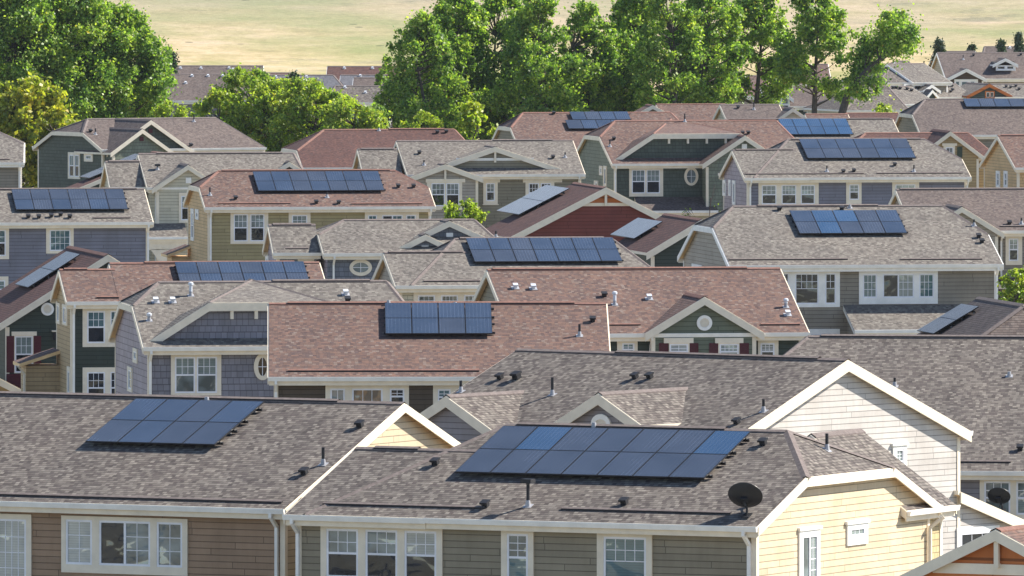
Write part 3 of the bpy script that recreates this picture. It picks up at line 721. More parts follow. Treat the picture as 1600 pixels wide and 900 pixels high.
k = MB(); k.poly([(b['wr'] - .01, t0.y - .8, 0), (b['wr'] - .01, vE - .4, 0), (b['wr'] - .01, vE - .4, zE - .0), (b['wr'] - .01, t0.y - .8, t0.z - .1)], 'white'); k.build('wall', C_.e)
# --- D: large grey roof at the right
D = House('house with broad plain grey roof at the right edge and cream-cased windows', 1550, 736, yaw=8, ze=3.3, roof='grey', wall='lilacgrey')
vD = D.R(1400, 526).y; uD = D.R(1264, 525).x
b = D.main((uD - vD * .40,), (D.px_u(1760),), (1400, 526), cl=(None, (1264, 525)), vent_frac=(.02, .98))
D.front((1531, 744, 1640, 830), [(1538, 1579, 752, 804, 'dh', ('gmid', 'gmid'), (3, 2)), (1588, 1629, 752, 804, 'dh', ('gmid', 'gblind'), (3, 2))])
D.guard(1440, 1579, 722, 724.5); D.vent(1594, 703, 'box'); D.vent(1398, 604, 'pipe', .3); D.vent(1577, 588, 'pipe', .1)
D.dish(1560, 779, 1566, 800, 36, plane=((0, -1.6, 2.0), (0, 0, 1)), label='smaller black satellite dish in front of the cream-cased window')

# ================================================================== SECOND ROW
F_ = House('house under the plain red-brown roof mid-picture with a four-column solar array', 420, 589, 0.0, roof='red', wall='darkbrown', ridge='ridge_red', trim='trim')
b = F_.main(420, (F_.R(949, 500).x,), (600, 474), vent_frac=(.04, .92))
F_.front((508.5, 598, 639, 640), [(516, 539, 607, 632, 'fix', ('gmid',), (2, 1)), (550, 598, 607, 632, 'fix', ('gbrown',), (3, 1)), (609, 632, 607, 632, 'dh', ('gdark', 'gdark'), (2, 2))])
F_.front((676.6, 598, 720, 640), [(684, 704, 608, 633, 'dh', ('gteal', 'gdark'), (2, 2))])
F_.down(431)
F_.array((600.7, 480), (767.5, 480), (602, 528), 4, 2, [[0, 0, 0, 0], [0, 0, 2, 0]])
F_.guard(450, 749, 580.5, 581.5)
F_.vent(905.5, 525, 'pipe', .42); F_.vent(926, 502, 'box'); F_.vent(607, 476, 'pipe', .1); F_.vent(711, 479, 'pipe', .14)
G_ = House('red-roofed house with green gable, round vent and burgundy shutters', 1018, 521, -.42, roof='red', wall='dkgreen', ridge='ridge_red', end='sage')
b = G_.main((G_.R(761, 421).x,), 1264, (900, 420.5), vent_frac=(.0, .9))
g = G_.gable((1194, 519.5), (1101, 463.5), vf=-.25, wall='green', rake=.3)
w_ = g['wf']
G_.oval(1100.5, 504.5, 12, 12, vw=w_, name='gable_vent', wd=.12)
G_.window(('F', w_), (1045, 536, 1077, 564), [(1046, 1075, 537, 562, 'dh', ('gpale', 'gpale'), (2, 2))], head=(1037, 528, 1083, 536))
G_.window(('F', w_), (1122, 536, 1155, 564), [(1124, 1154, 537, 562, 'dh', ('gblind', 'gblind'), (4, 2))], head=(1117, 528, 1161, 536))
for x0, x1 in ((1029.5, 1044), (1077, 1091), (1108, 1122), (1155.5, 1170)): G_.shutter(x0, x1, 536, 562, w_)
G_.front((964, 529, 996, 560), [(972, 991, 536, 556, 'dh', ('gteal', 'gteal'), (2, 2))]); G_.front((1184, 529, 1216, 566), [(1188, 1210, 536, 562, 'dh', ('gmid', 'gdark'), (3, 3))])
G_.down(1016); G_.guard(952, 1001, 509); G_.guard(1189, 1250, 508.5)
for q in ((805, 450, 'mush', 0), (833, 451, 'mush', 0), (1014, 467, 'mush', 0), (944, 463, 'box', 0), (960.5, 476, 'wpipe', .42), (1228, 480, 'wpipe', .25), (1230.5, 492, 'mush', 0)): G_.vent(*q)
H_ = House('grey-lavender shake-sided house with a clipped front gable and a mauve end wall', 225, 542.5, -.27, roof='tan', wall='lav', end='lavend')
b = H_.main(225, (H_.R(661, 471).x,), (420, 439.5), cl=((207.5, 477.5), (247.5, 440)), cr=(None, (603, 440)), vent_frac=(.5, .95))
H_.b = b
g = H_.gable((234, 532.5), clip=((327, 473), (512, 471.5), (408, 437.5)), brackets=4, wall='lav', rake=.3)
H_.front((267, 550, 345.5, 618), [(273, 305, 557.5, 614, 'dh', ('gblind', 'gmid'), (3, 2)), (307, 339, 557.5, 614, 'dh', ('gblind', 'gmid'), (3, 2))])
H_.oval(410, 573, 13.5, 21, pane='gbrown')
H_.window(('L', b['wl']), (209, 544, 215.5, 567), [(210.5, 214.5, 549, 562, 'fix', ('gblind',), (1, 1))]); H_.window(('L', b['wl']), (200.5, 573, 207.5, 612), [(202, 206.5, 578, 608, 'fix', ('gblind',), (1, 2))])
H_.down(234.5)
for q in ((298, 462, 'wpipe', .42), (243, 472, 'mush', 0), (269.5, 472, 'mush', 0), (233, 501, 'wpipe', .2), (540, 460, 'mush', 0), (543, 471, 'box', 0)): H_.vent(*q)
I_ = House('red-roofed dark green house with tan end wall and a single visible row of panels', 105, 471, -.25, roof='red', wall='dkgreen', end='tan2', ridge='ridge_red')
e_ = I_.main(105, (I_.R(182, 430).x,), (130, 420.5), dz=-.012, oe=.37, corners=(1, 0), vent_frac=(0, .5), ends=(1, 0)); ie = e_
b = I_.main((I_.R(171, 411).x,), (I_.R(499, 411).x,), (300, 410.5), vent_frac=(.15, .9), corners=(0, 1), ef=I_.R(182, 430).x)
I_.b = ie; wf = ie['wf']
I_.front((129, 480, 190, 542), [(136, 164, 486, 536, 'dh', ('gteal', 'gdark'), (3, 2)), (172.5, 186, 486, 536, 'dh', ('gteal', 'gteal'), (2, 2))], vw=wf)
I_.front((129, 574, 190, 640), [(136, 164, 581, 631, 'dh', ('gdark', 'gdark'), (3, 2)), (172.5, 186, 581, 631, 'dh', ('gdark', 'gdark'), (2, 2))], vw=wf)
I_.window(('L', ie['wl']), (98.5, 476, 106, 508), [(100, 104.5, 480, 505, 'fix', ('gpale',), (1, 1))]); I_.window(('L', ie['wl']), (89, 473, 94.5, 506), [(90.5, 93.5, 477, 502, 'fix', ('gpale',), (1, 1))]); I_.window(('L', ie['wl']), (106, 573, 110.5, 620), [(107, 109.8, 580, 614, 'fix', ('gmid',), (1, 1))])
I_.down(115, vw=wf)
I_.array((272, 415), (474.5, 415), (281, 451), 6, 2); I_.guard(151, 186, 466)
# little side bay with its own roof on the left end wall
bx0 = I_.G(88, 560, ie['wl']); k = MB(); ub = ie['wl']; vb0, vb1 = bx0.y - 1.6, bx0.y + 1.2; zt = I_.G(88, 545, ub).z; zl = zt - .55; ul_ = ub - 1.7
def sh_(o): return Vector(o)
q = [sh_((ul_, vb0, zl)), sh_((ub, vb0, zt)), sh_((ub, vb1, zt)), sh_((ul_, vb1, zl))]; k.poly(q if (q[1] - q[0]).cross(q[3] - q[0]).z > 0 else q[::-1], 'roof_red'); dn_ = Vector((0, 0, -.14)); k.poly([x + dn_ for x in q], 'soffit')
for i in range(4): k.poly([q[i], q[(i + 1) % 4], q[(i + 1) % 4] + dn_, q[i] + dn_], 'soffit')
k.build('roof', I_.e); k = MB(); k.box((ul_ + .3, vb0 + .3, 0), (ub - ul_ - .3, 0, 0), (0, vb1 - vb0 - .6, 0), (0, 0, zl - .1), 'tan2'); k.build('side_bay', I_.e)
k = MB(); k.tube([(ul_ - .05, vb0 + .1, zl - .1), (ul_ + .22, vb0 + .2, zl - .45), (ul_ + .22, vb0 + .2, 0)], .05, 'trim', 6); k.build('downspout', I_.e)
# --- J: dark green gable house at the left edge
J = House('dark green gabled house at the left edge with round vent and burgundy shutters', 131, 419, yaw=-10.5, ze=6.35, roof='dred', wall='dkgreen', ridge='ridge_red')
g = J.gable((0, 505), (169, 397.5), vf=0, back=11.5, rake=.3); J.b = g; J.roofm = 'roof_dred'
w_ = g['wf']
J.oval(74, 483, 10, 10, vw=w_, name='gable_vent', wd=.1)
J.window(('F', w_), (22, 524, 52, 583), [(23, 51, 525, 582, 'dh', ('gblind', 'gdark'), (3, 2))], head=(18, 518, 57, 524.5))
J.shutter(10, 22, 525, 582, w_); J.shutter(52.5, 64, 525, 582, w_)
pl = ((g['bc'], 0, g['zr']), (-g['m'], 0, 1))
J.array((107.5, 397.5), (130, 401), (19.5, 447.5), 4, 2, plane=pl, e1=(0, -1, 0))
zb_ = J.F(30, 584, w_ - .06).z; k = MB(); k.box((g['wl'], w_ - .06, 0), (g['wr'] - g['wl'], 0, 0), (0, .06, 0), (0, 0, zb_), 'brick'); k.build('brick_base', J.e)
k = MB(); p = J.F(85, 520, w_); k.box((p.x - .08, w_ - .22, p.z - .3), (.16, 0, 0), (0, .16, 0), (0, 0, .35), 'vdark'); k.box((p.x - .12, w_ - .26, p.z + .05), (.24, 0, 0), (0, .26, 0), (0, 0, .06), 'trim'); k.build('wall_lamp', J.e)
P_ = J.F(48, 616, -2.2); pk_ = J.F(-8, 587, -2.2); hw_ = P_.x - pk_.x
J.block('v', -2.2, .0, pk_.x, hw_, P_.z, (pk_.z - P_.z) / hw_, gut='', ridge_vent=False, ends=(1, 0), oe=.3, wall='tanwall', rake=.3, roofm='roof_dred')

UU = House('dark-roofed house with a tilted array behind the broad grey roof at right edge', 1600, 476, yaw=-10, ze=6.5, roof='brown', wall='taupe2')
g = UU.block('v', -4.2, 8.2, 0, 6.6, 6.5 - 6.6 * .58, .58, (6.6 * .58, 4.2), None, gut='', ridge_vent=False)
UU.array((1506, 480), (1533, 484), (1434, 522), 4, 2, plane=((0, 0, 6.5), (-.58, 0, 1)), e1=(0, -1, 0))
# ================================================================== THIRD ROW
K = House('blue-grey house at the left edge with a six-column array low on its roof', 239, 347, -.27, roof='tan', wall='bluegrey' if False else 'lav', end='lavend')
K.wall = 'blusidl'; 
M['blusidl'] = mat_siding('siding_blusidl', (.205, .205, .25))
b = K.main((K.px_u(-60),), 239, (120, 295.5), vent_frac=(.2, .98), wall='blusidl')
K.front((-20, 353, 14, 405), [(-12, 9, 359, 400, 'dh', ('gteal', 'gdark'), (2, 2))]); K.front((72, 354, 115, 396), [(77.5, 110, 359, 392, 'fix', ('gteal',), (4, 3))])
K.front((-20, 432, 13, 470), [(-14, 8, 438, 466, 'dh', ('gteal', 'gdark'), (2, 2))])
K.array((17, 300.5), (192.5, 302.5), (24.5, 332), 6, 2, [[2, 2, 2, 2, 2, 2], [0, 2, 0, 2, 0, 2]])
for x, y in ((44, 340), (60.5, 340.5), (80, 339), (94.5, 337), (109, 340)): K.vent(x, y, 'box')
K.guard(145, 204, 341.5); K.down(231)
L_ = House('pale grey-roofed house with a cream shake front gable and an arched porch below', 236, 293, -.28, roof='tan', wall='cream', end='cream')
b = L_.main((L_.R(223, 265).x,), (L_.R(478, 265).x,), (340, 239.5), cr=(None, (458, 240)), vent_frac=(.1, .95), corners=(0, 1))
e_ = L_.main((L_.R(164.5, 252).x,), (L_.R(228, 270).x,), (190, 251.5), back=1.2, oe=.37, corners=(1, 0), ends=(1, 0))
L_.b = b
g = L_.gable((237.5, 295), (294, 257.5), vf=-.3, wall='cream')
w_ = g['wf']; L_.square_vent(294.5, 282, w_)
L_.window(('F', w_), (279.5, 301, 302, 348), [(283, 300, 306, 344, 'dh', ('gblind', 'gdark'), (2, 2))])
pp = L_.pent((240, 349), 231, 294, 370, v=w_, tp=.42)
k = MB(); k.box((pp['ul'] + .1, pp['ve'] + .1, pp['z'] - .75), (pp['ur'] - pp['ul'], 0, 0), (0, .3, 0), (0, 0, .42), 'trim'); k.build('porch_beam', L_.e)
pc = L_.F(255, 390, pp['ve'] + .25); k = MB(); k.box((pc.x - .18, pp['ve'] + .1, 0), (.36, 0, 0), (0, .3, 0), (0, 0, pp['z'] - .7), 'trim')
for sg in (-1, 1): k.poly([(pc.x + sg * .18, pp['ve'] + .1, pp['z'] - 1.5), (pc.x + sg * .18, pp['ve'] + .1, pp['z'] - .7), (pc.x + sg * .75, pp['ve'] + .1, pp['z'] - .7)], 'trim')
k.build('porch_post', L_.e)
L_.gable((471, 264.5), (452, 252.5), wall='cream'); L_.vent(246, 265, 'cap', .2); L_.down(243, vw=b['wf'])
M_ = House('olive house with tan end wall and a seven-column array on its red-brown roof', 321, 324, -.30, roof='red', wall='olive', end='tanend', ridge='ridge_red')
b = M_.main(321, 680, (480, 266.5), cl=((312.5, 292.5), (341, 267)), cr=((669, 293), (617.5, 267)), vent_frac=(.0, .99))
M_.front((360, 330, 419, 381), [(365, 387, 334.5, 377, 'dh', ('gmid', 'gdark'), (3, 2)), (391, 413, 334.5, 377, 'dh', ('gmid', 'gdark'), (3, 2))])
M_.front((451, 329, 485, 372), [(456, 480, 336, 367, 'dh', ('gblind', 'gblind'), (3, 2))])
M_.front((570, 329, 654.5, 372), [(575, 589, 336, 366, 'dh', ('gteal', 'gteal'), (2, 2)), (597, 629, 336, 366, 'slide', ('gdark', 'gteal'), (2, 2)), (634.5, 649.5, 336, 366, 'dh', ('gteal', 'gteal'), (2, 2))])
M_.window(('L', b['wl']), (299, 326, 303.5, 376), [(300, 302.6, 332, 372, 'dh', ('gpale', 'gdark'), (1, 1))], trim='trimw'); M_.window(('L', b['wl']), (306, 327, 311, 343), [(307.5, 310, 331, 340, 'fix', ('gmid',), (1, 1))], trim='trimw')
M_.array((394, 272.5), (591, 272.5), (402, 302.5), 7, 2)
for q in ((328, 305, 'pipe', .42), (368, 311, 'box', 0), (511, 308.5, 'pipe', .28), (494, 317.5, 'box', 0), (529, 318, 'box', 0), (622, 292.5, 'box', 0), (646, 292.5, 'box', 0)): M_.vent(*q)
M_.guard(341, 454, 319); M_.guard(549, 660, 319.3); M_.down(329); M_.down(672)
pq = M_.G(292, 392, b['wl']); k = MB(); ub = b['wl']; zt = M_.G(291, 382, ub).z; zl = zt - .5; v0_, v1_ = pq.y - 1.8, pq.y + 1.0; ul_ = ub - 1.3
q = [Vector((ul_, v0_, zl)), Vector((ub, v0_, zt)), Vector((ub, v1_, zt)), Vector((ul_, v1_, zl))]; k.poly(q, 'roof_red'); k.poly([x + dn_ for x in q], 'soffit')
for i in range(4): k.poly([q[i], q[(i + 1) % 4], q[(i + 1) % 4] + dn_, q[i] + dn_], 'soffit')
k.build('roof', M_.e); k = MB(); k.box((ul_ + .3, v0_ + .3, 0), (ub - ul_ - .3, 0, 0), (0, v1_ - v0_ - .6, 0), (0, 0, zl - .1), 'tanend'); k.build('side_bay', M_.e)
N_ = House('blue-grey house with two overlapping front gables and a round-cornered oval window', 512.5, 396, -.29, roof='tan', wall='bluegrey', end='lavend')
b = N_.main((N_.R(497.5, 366).x,), (N_.R(790, 369).x,), (620, 343), cl=((497.5, 366), (537, 343)), cr=(None, (740, 343)), ridge_vent=False, corners=(0, 1))
e_ = N_.main((N_.R(419.5, 351).x,), (N_.R(500, 375).x,), (450, 350), back=1.2, oe=.37, corners=(1, 0), ends=(1, 0))
g1 = N_.gable((757.5, 370), (702.5, 344.8), vf=1.7, wall='bluegrey'); g2 = N_.gable((615, 391), (665, 366), vf=.6, wall='bluegrey')
N_.square_vent(702.5, 369, g1['wf']); N_.square_vent(664, 389, g2['wf'])
N_.oval(563.5, 418, 17.5, 13, wd=.16); N_.front((465, 402, 491, 440), [(469, 487, 409, 436, 'dh', ('gmid', 'gdark'), (2, 2))], vw=e_['wf'])
N_.window(('L', e_['wl']), (416, 399, 420, 425), [(417, 419.3, 403, 420, 'fix', ('gpale',), (1, 1))], trim='trimw')
N_.down(521); N_.guard(446, 482, 389.5); N_.vent(775, 371, 'pipe', .3)
O_ = House('grey-roofed house with a seven-column array above a cream band of windows, picture centre', 622, 446, -.37, roof='tan', wall='cream', end='greige')
uo = O_.R(711, 373).x; vo = O_.R(800, 372.5).y
b = O_.main((uo - vo * .55,), (O_.R(1040, 418).x,), (820, 372.5), cl=(None, (711, 373)), cr=(None, (955, 372.5)), vent_frac=(.0, .98), corners=(0, 1), ef=uo + .3)
e_ = O_.main((O_.R(600, 395).x,), (uo + .3,), (650, 394), dz=-.012, oe=.37, corners=(1, 0), ends=(1, 0))
O_.b = e_
O_.front((646, 452, 760, 500), [(653, 679.5, 461, 490, 'dh', ('gblind', 'gblind'), (3, 2)), (689, 715.5, 461, 490, 'dh', ('gmid', 'gdark'), (4, 2)), (725, 751, 461, 490, 'dh', ('gmid', 'gdark'), (4, 2))])
O_.array((727, 377.5), (957.5, 377.5), (739.5, 414.5), 7, 2); O_.guard(662, 750, 440.5)
# --- P: red gable
P = House('brick-red gable house with a cream band under its peak and whitish panels beside it', 795, 371.5, yaw=-9.5, ze=4.6, roof='dred', wall='redwall', ridge='ridge_red')
g = P.gable((795, 371.5), (947, 292.5), vf=0, back=9.6, bracket=True, wall='redwall', rake=.33); P.b = g
w_ = g['wf']; z1_ = P.F(947, 317, w_).z; z0_ = P.F(947, 322, w_).z; hwb = (g['zr'] - z0_) / g['m'] - .3
k = MB(); k.box((g['bc'] - hwb, w_ - .04, z0_), (2 * hwb, 0, 0), (0, .04, 0), (0, 0, z1_ - z0_), 'trim'); k.build('band_board', P.e)
k = MB(); hb = (g['zr'] - z1_) / g['m'] - .25; k.poly([(g['bc'] - hb, w_ - .02, z1_), (g['bc'] + hb, w_ - .02, z1_), (g['bc'], w_ - .02, g['zr'] - .2)], 'redtop'); k.build('wall', P.e)
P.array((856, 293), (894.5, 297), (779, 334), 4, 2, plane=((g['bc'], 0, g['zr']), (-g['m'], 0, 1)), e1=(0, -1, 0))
Q = House('dark green gable house beside the red one, with panels on its left roof slope', 1010, 395, yaw=-10, ze=5.2, roof='dred', wall='dkgreen', ridge='ridge_red')
g = Q.gable((1010, 395), (1097, 342.5), vf=0, back=9.5, rake=.33); Q.b = g
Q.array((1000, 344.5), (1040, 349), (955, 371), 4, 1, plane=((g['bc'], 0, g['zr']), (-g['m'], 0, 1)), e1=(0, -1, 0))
# --- R: big tan roofed taupe house on the right
R_ = House('taupe house with a five-column array of mixed blue panels and two wide window groups', 1140, 415, -.44, roof='tan', wall='taupe2', end='greige', trim='trimw')
b = R_.main(1140, 1567, (1300, 321.5), cl=((1114, 356), (1145, 322)), cr=((1553, 366), (1472, 321)), vent_frac=(.1, .7))
R_.trim = 'trimw'
R_.front((1219, 420, 1312, 480), [(1221, 1232, 427, 475, 'top', ('gdark',), (2, 2)), (1242, 1279, 427, 475, 'top', ('gdark',), (4, 2)), (1289, 1306, 427, 475, 'top', ('gdark',), (2, 2))])
R_.front((1342, 420, 1465, 475), [(1348, 1370, 428, 465, 'fix', ('gteal',), (3, 3)), (1379, 1428, 428, 465, 'slide', ('gdark', 'gblind'), (3, 3)), (1436, 1459, 428, 465, 'fix', ('gteal',), (3, 3))])
pp = R_.pent((1320, 476.5), 1335, 1520, 515, wall='taupe2', tp=.375)
R_.front((1262, 514, 1312, 560), [(1268, 1306, 521, 555, 'fix', ('gmid',), (3, 2))])
R_.window(('L', b['wl']), (1082, 413, 1097, 440), [(1085, 1094, 417, 436, 'fix', ('gblind',), (1, 2))])
R_.array((1232.5, 334), (1400, 333), (1250, 370), 5, 2, [[0, 1, 1, 2, 0], [2, 1, 2, 2, 0]])
for q in ((1217.5, 328, 'box', 0), (1315, 328, 'box', 0), (1328, 325, 'pipe', .1), (1522, 353, 'pipe', .3), (1529, 371, 'box', 0), (1534, 379, 'box', 0)): R_.vent(*q)
R_.guard(1140, 1325, 406.5); R_.guard(1407, 1535, 406.3); R_.down(1557)
S_ = House('grey-green house at the right edge with a front gable and one narrow window', 1412, 361, -.42, roof='brown', wall='taupe2', end='greige')
b = S_.main((S_.R(1400.5, 297).x,), (S_.px_u(1800),), (1500, 295.5), vent_frac=(0, .95))
g = S_.gable((1569, 364), (1503, 323), vf=-.9, wall='greige')
S_.front((1571, 366, 1597, 414), [(1576, 1591, 372.5, 407.5, 'dh', ('gblind', 'gdark'), (2, 2))]); S_.vent(1577, 350, 'box'); S_.vent(1596, 350, 'pipe', .3); S_.guard(1563, 1640, 354.5); S_.down(1564)
S_.pent((1560, 434), 1560, 1680, 441, wall='taupe2')
T_ = House('lavender-blue house with a six-column array and a triple window, upper right', 1165, 278, -.46, roof='tan', wall='blusidl', end='lavend')
uo = T_.R(1231, 218).x; vo = T_.R(1330, 217.5).y
b = T_.main((uo - vo * .55,), 1517, (1330, 217.5), cl=(None, (1231, 218)), cr=((1509, 248), (1445, 217.5)), vent_frac=(.0, .99), corners=(0, 1), ef=uo + .2)
e_ = T_.main((T_.R(1144.5, 235).x,), (uo + .2,), (1180, 234), dz=-.012, oe=.37, corners=(1, 0), ends=(1, 0))
T_.b = b
T_.front((1185, 282, 1279, 320), [(1190, 1213, 289, 319, 'dh', ('gmid', 'gdark'), (3, 2)), (1221, 1244, 289, 319, 'dh', ('gmid', 'gdark'), (4, 2)), (1251, 1273, 289, 319, 'dh', ('gmid', 'gdark'), (4, 2))])
T_.front((1322, 282, 1346, 322), [(1327, 1342, 288, 312, 'dh', ('gblind', 'gdark'), (2, 2))]); T_.front((1394, 282, 1436, 322), [(1399, 1430, 288, 312, 'fix', ('gblind',), (3, 2))])
for x0, x1, y0, y1 in ((1130, 1134.5, 281, 306), (1139, 1142.5, 281, 306), (1145, 1149.5, 282, 320)): T_.window(('L', e_['wl']), (x0, y0, x1, y1), [(x0 + 1.1, x1 - 1.1, y0 + 4, y1 - 3, 'fix', ('gmid',), (1, 1))], trim='trimw')
T_.array((1247.5, 221), (1416, 220), (1262.5, 251), 6, 2, [[0, 0, 0, 0, 0, 2], [2, 2, 2, 2, 0, 0]])
for q in ((1292, 268, 'pipe', .35), (1317.5, 269.5, 'box', 0), (1334, 268, 'box', 0), (1398, 258.5, 'box', 0), (1428, 268, 'pipe', .4)): T_.vent(*q)
T_.guard(1165, 1350, 272.5); T_.guard(1370, 1505, 271.5); T_.down(1511); T_.down(1172, vw=e_['wf'])
U_ = House('dark green house with a long clipped front gable, double window and small oval window', 957, 256, -.47, roof='red', wall='dgreen2', end='midgreen', ridge='ridge_red')
b = U_.main(957, (U_.px_u(1278),), (1000, 188.5), cl=((937.5, 213.5), (961, 189)), cr=(None, (1212, 188.5)), ridge_vent=False)
g = U_.gable((961, 249), clip=((1021, 209), (1159, 208.5), (1082.5, 185.5)), brackets=4, wall='dgreen2', rake=.3)
g2 = U_.gable((1097.5, 256.5), (1164, 211.5), vf=-1.2, wall='midgreen', rake=.3); U_.square_vent(1163, 229, g2['wf'])
U_.front((983, 260, 1036, 307), [(987, 1008, 265, 302, 'dh', ('gmid', 'gdark'), (3, 2)), (1010, 1031, 265, 302, 'dh', ('gblind', 'gdark'), (3, 2))])
U_.oval(1080, 275.5, 11, 14.5, wd=.16)
U_.pent((1000, 308), 1000, 1122, 329, wall='cream', tp=.42, roofm='roof_brown')
U_.window(('L', b['wl']), (937, 259, 942, 274), [(938, 941, 262, 271, 'fix', ('gpale',), (1, 1))]); U_.window(('L', b['wl']), (943.5, 259, 948.5, 292), [(944.7, 947.3, 263, 288, 'fix', ('gmid',), (1, 1))]); U_.window(('L', b['wl']), (929, 282, 935, 300), [(930.5, 934, 285, 297, 'fix', ('gpale',), (1, 1))])
for q in ((953, 229, 'pipe', .4), (959, 218, 'box', 0), (1070, 190, 'pipe', .5)): U_.vent(*q)
U_.vent(1160, 209, 'box'); U_.vent(1169, 209, 'box'); U_.down(961)
# --- FF: grey house with two front gables
FF = House('greige house with two low-pitched front gables and white trimmed windows', 636, 273, -.33, roof='tan', wall='sage', end='greige')
b = FF.main((FF.R(619.5, 220).x,), 914, (750, 219.5), vent_frac=(.55, .9), corners=(0, 1))
e_ = FF.main((FF.R(560, 236).x,), (FF.R(626, 250).x,), (590, 232), back=1.2, oe=.37, corners=(1, 0), ends=(1, 0))
g2 = FF.gable((894, 269), (774, 229), vf=.8, wall='sage', rake=.3, bracket=True); k = MB(); zz = FF.F(774, 251, g2['wf']).z; hb = (g2['zr'] - zz) / g2['m'] - .2
k.box((g2['bc'] - hb, g2['wf'] - .04, zz), (2 * hb, 0, 0), (0, .04, 0), (0, 0, .16), 'trimw'); k.build('band_board', FF.e)
g1 = FF.gable((755, 277.5), (696, 256.5), vf=-.7, wall='greige', rake=.3, bracket=True); w_ = g1['wf']
FF.window(('F', w_), (667, 284, 722, 328), [(674, 695, 286, 322, 'dh', ('gmid', 'gdark'), (3, 2)), (697, 717.5, 286, 322, 'dh', ('gmid', 'gdark'), (3, 2))], head=(665, 279.5, 726.5, 285))
FF.b = b
FF.front((755, 284, 777.5, 319), [(759.5, 773, 286, 314, 'dh', ('gmid', 'gdark'), (2, 2))], head=(751, 279.5, 781, 285), sill=True)
FF.front((821, 284, 866, 320), [(826, 842, 286, 316, 'dh', ('gdark', 'gdark'), (3, 2)), (845, 861, 286, 316, 'dh', ('gdark', 'gdark'), (3, 2))], head=(817, 279.5, 878, 285))
for q in ((655, 240, 'box', 0), (662.5, 258, 'pipe', .3), (864, 247, 'box', 0), (883, 246, 'pipe', .3)): FF.vent(*q)
FF.down(904)
EE = House('plain red-roofed house in front of the green trees', 476, 262, -.35, roof='dred', wall='cream', end='cream', ridge='ridge_red')
b = EE.main((EE.R(464, 235).x,), (EE.px_u(764),), (620, 202), cl=((464, 235), (506, 202)), cr=(None, (709, 202)), ridge_vent=True, vent_frac=(.5, .95)); EE.vent(683, 208, 'box'); EE.vent(697, 207, 'box'); EE.vent(592, 204, 'pipe', .1)
V_ = House('red-roofed house near the tall trees with two short stepped rows of panels', 800, 234, -.42, roof='red', wall='sage', ridge='ridge_red')
b = V_.main((V_.R(798, 199).x,), (V_.px_u(1105),), (950, 175.5), cl=((798, 199), (817, 176)), cr=(None, (1047, 175.5)), ridge_vent=False)
V_.array((889, 178), (980, 177.7), (893, 190.5), 4, 1); V_.array((882.5, 191), (977, 190.5), (887.5, 204.5), 4, 1); V_.vent(865, 178, 'box'); V_.vent(925, 177, 'box')
BBh = House('dark green house at the upper left with clipped gable end and nested front gables', 160, 233.5, -1.15, roof='brown', wall='midgreen', end='dgreen2')
b = BBh.main((BBh.px_u(160),), (BBh.px_u(415),), (250, 184.5), cl=((130, 207), (135, 184.5)), cr=(None, (340, 186)), ridge_vent=False)
g1 = BBh.gable((305, 237), (236, 187.5), vf=-.1, wall='dgreen2'); g2 = BBh.gable((172.5, 239), (222.5, 201.5), vf=-1.1, wall='midgreen')
BBh.square_vent(235, 204.5, g1['wf'], .14, 'shutter'); BBh.square_vent(221, 217, g2['wf'], .14, 'shutter')
BBh.window(('L', b['wl']), (107, 238, 125.5, 279.5), [(109, 116, 242, 276, 'dh', ('gteal', 'gdark'), (2, 1)), (117.5, 124, 242, 276, 'dh', ('gteal', 'gdark'), (2, 1))]); BBh.window(('L', b['wl']), (132, 239, 145.5, 252.5), [(135, 143, 242.5, 249, 'fix', ('gteal',), (1, 1))])
BBh.vent(149, 210, 'pipe', .4); BBh.vent(141, 206, 'box'); BBh.vent(303, 190, 'pipe', .5); BBh.vent(298, 228, 'box')
CC = House('small dark red-roofed house with panels, mostly hidden behind the pale grey roof', 262, 262, yaw=-14, ze=5.5, roof='dred', wall='dkgreen', ridge='ridge_red')
pk = CC.F(256, 238.5, 0); CC.b = g = CC.block('v', 0, 3.2, pk.x, 6.5, pk.z - 6.5 * .40, .40, gut='', ridge_vent=False, ends=(1, 0))
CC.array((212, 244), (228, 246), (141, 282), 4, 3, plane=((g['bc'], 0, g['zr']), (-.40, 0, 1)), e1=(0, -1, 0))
DDh = House('grey-roofed beige house cut off by the left edge, below the yellow-green tree', 37, 254, yaw=-2, roof='tan', wall='taupe2', end='greige', trim='trimw')
b = DDh.main((DDh.px_u(-90),), 37, (-10, 206.5), cr=((29, 225), (0, 208)), ridge_vent=False); DDh.guard(-20, 15, 250); DDh.down(31)
X_ = House('grey-roofed house behind the lavender one with a blue five-column array', 1240, 224, -.45, roof='tan', wall='taupe2')
b = X_.main((X_.px_u(1150),), (X_.R(1404, 206).x,), (1300, 186), ridge_vent=True); X_.array((1215, 189), (1322, 189), (1228, 213.5), 5, 2, [[1] * 5, [1] * 5])
Yh = House('tan gabled house with a green shutter and dark red roof beyond the lavender house', 1459, 244, -.5, roof='dred', wall='tanwall', end='tanwall', ridge='ridge_red')
b = Yh.main((Yh.px_u(1310),), (Yh.px_u(1556),), (1400, 207.5), cl=(None, 2.5), cr=(None, (1512, 207.5)), ridge_vent=False); g = Yh.gable((1537, 244), (1485, 205), vf=-.8, wall='tanwall')
Yh.window(('F', g['wf']), (1474, 227, 1492, 250), [(1477.5, 1489.5, 230, 246, 'fix', ('gmid',), (2, 2))], head=(1472, 224, 1495, 228)); Yh.shutter(1495.5, 1503.5, 229.5, 246, g['wf'], 'gshutter')
Zh = House('orange-tan house at the right edge with steep gable end and red roof', 1587, 262, -.56, roof='red', wall='tanend', end='tanend', ridge='ridge_red')
b = Zh.main(1587, (Zh.px_u(1800),), (1600, 211.5)); 
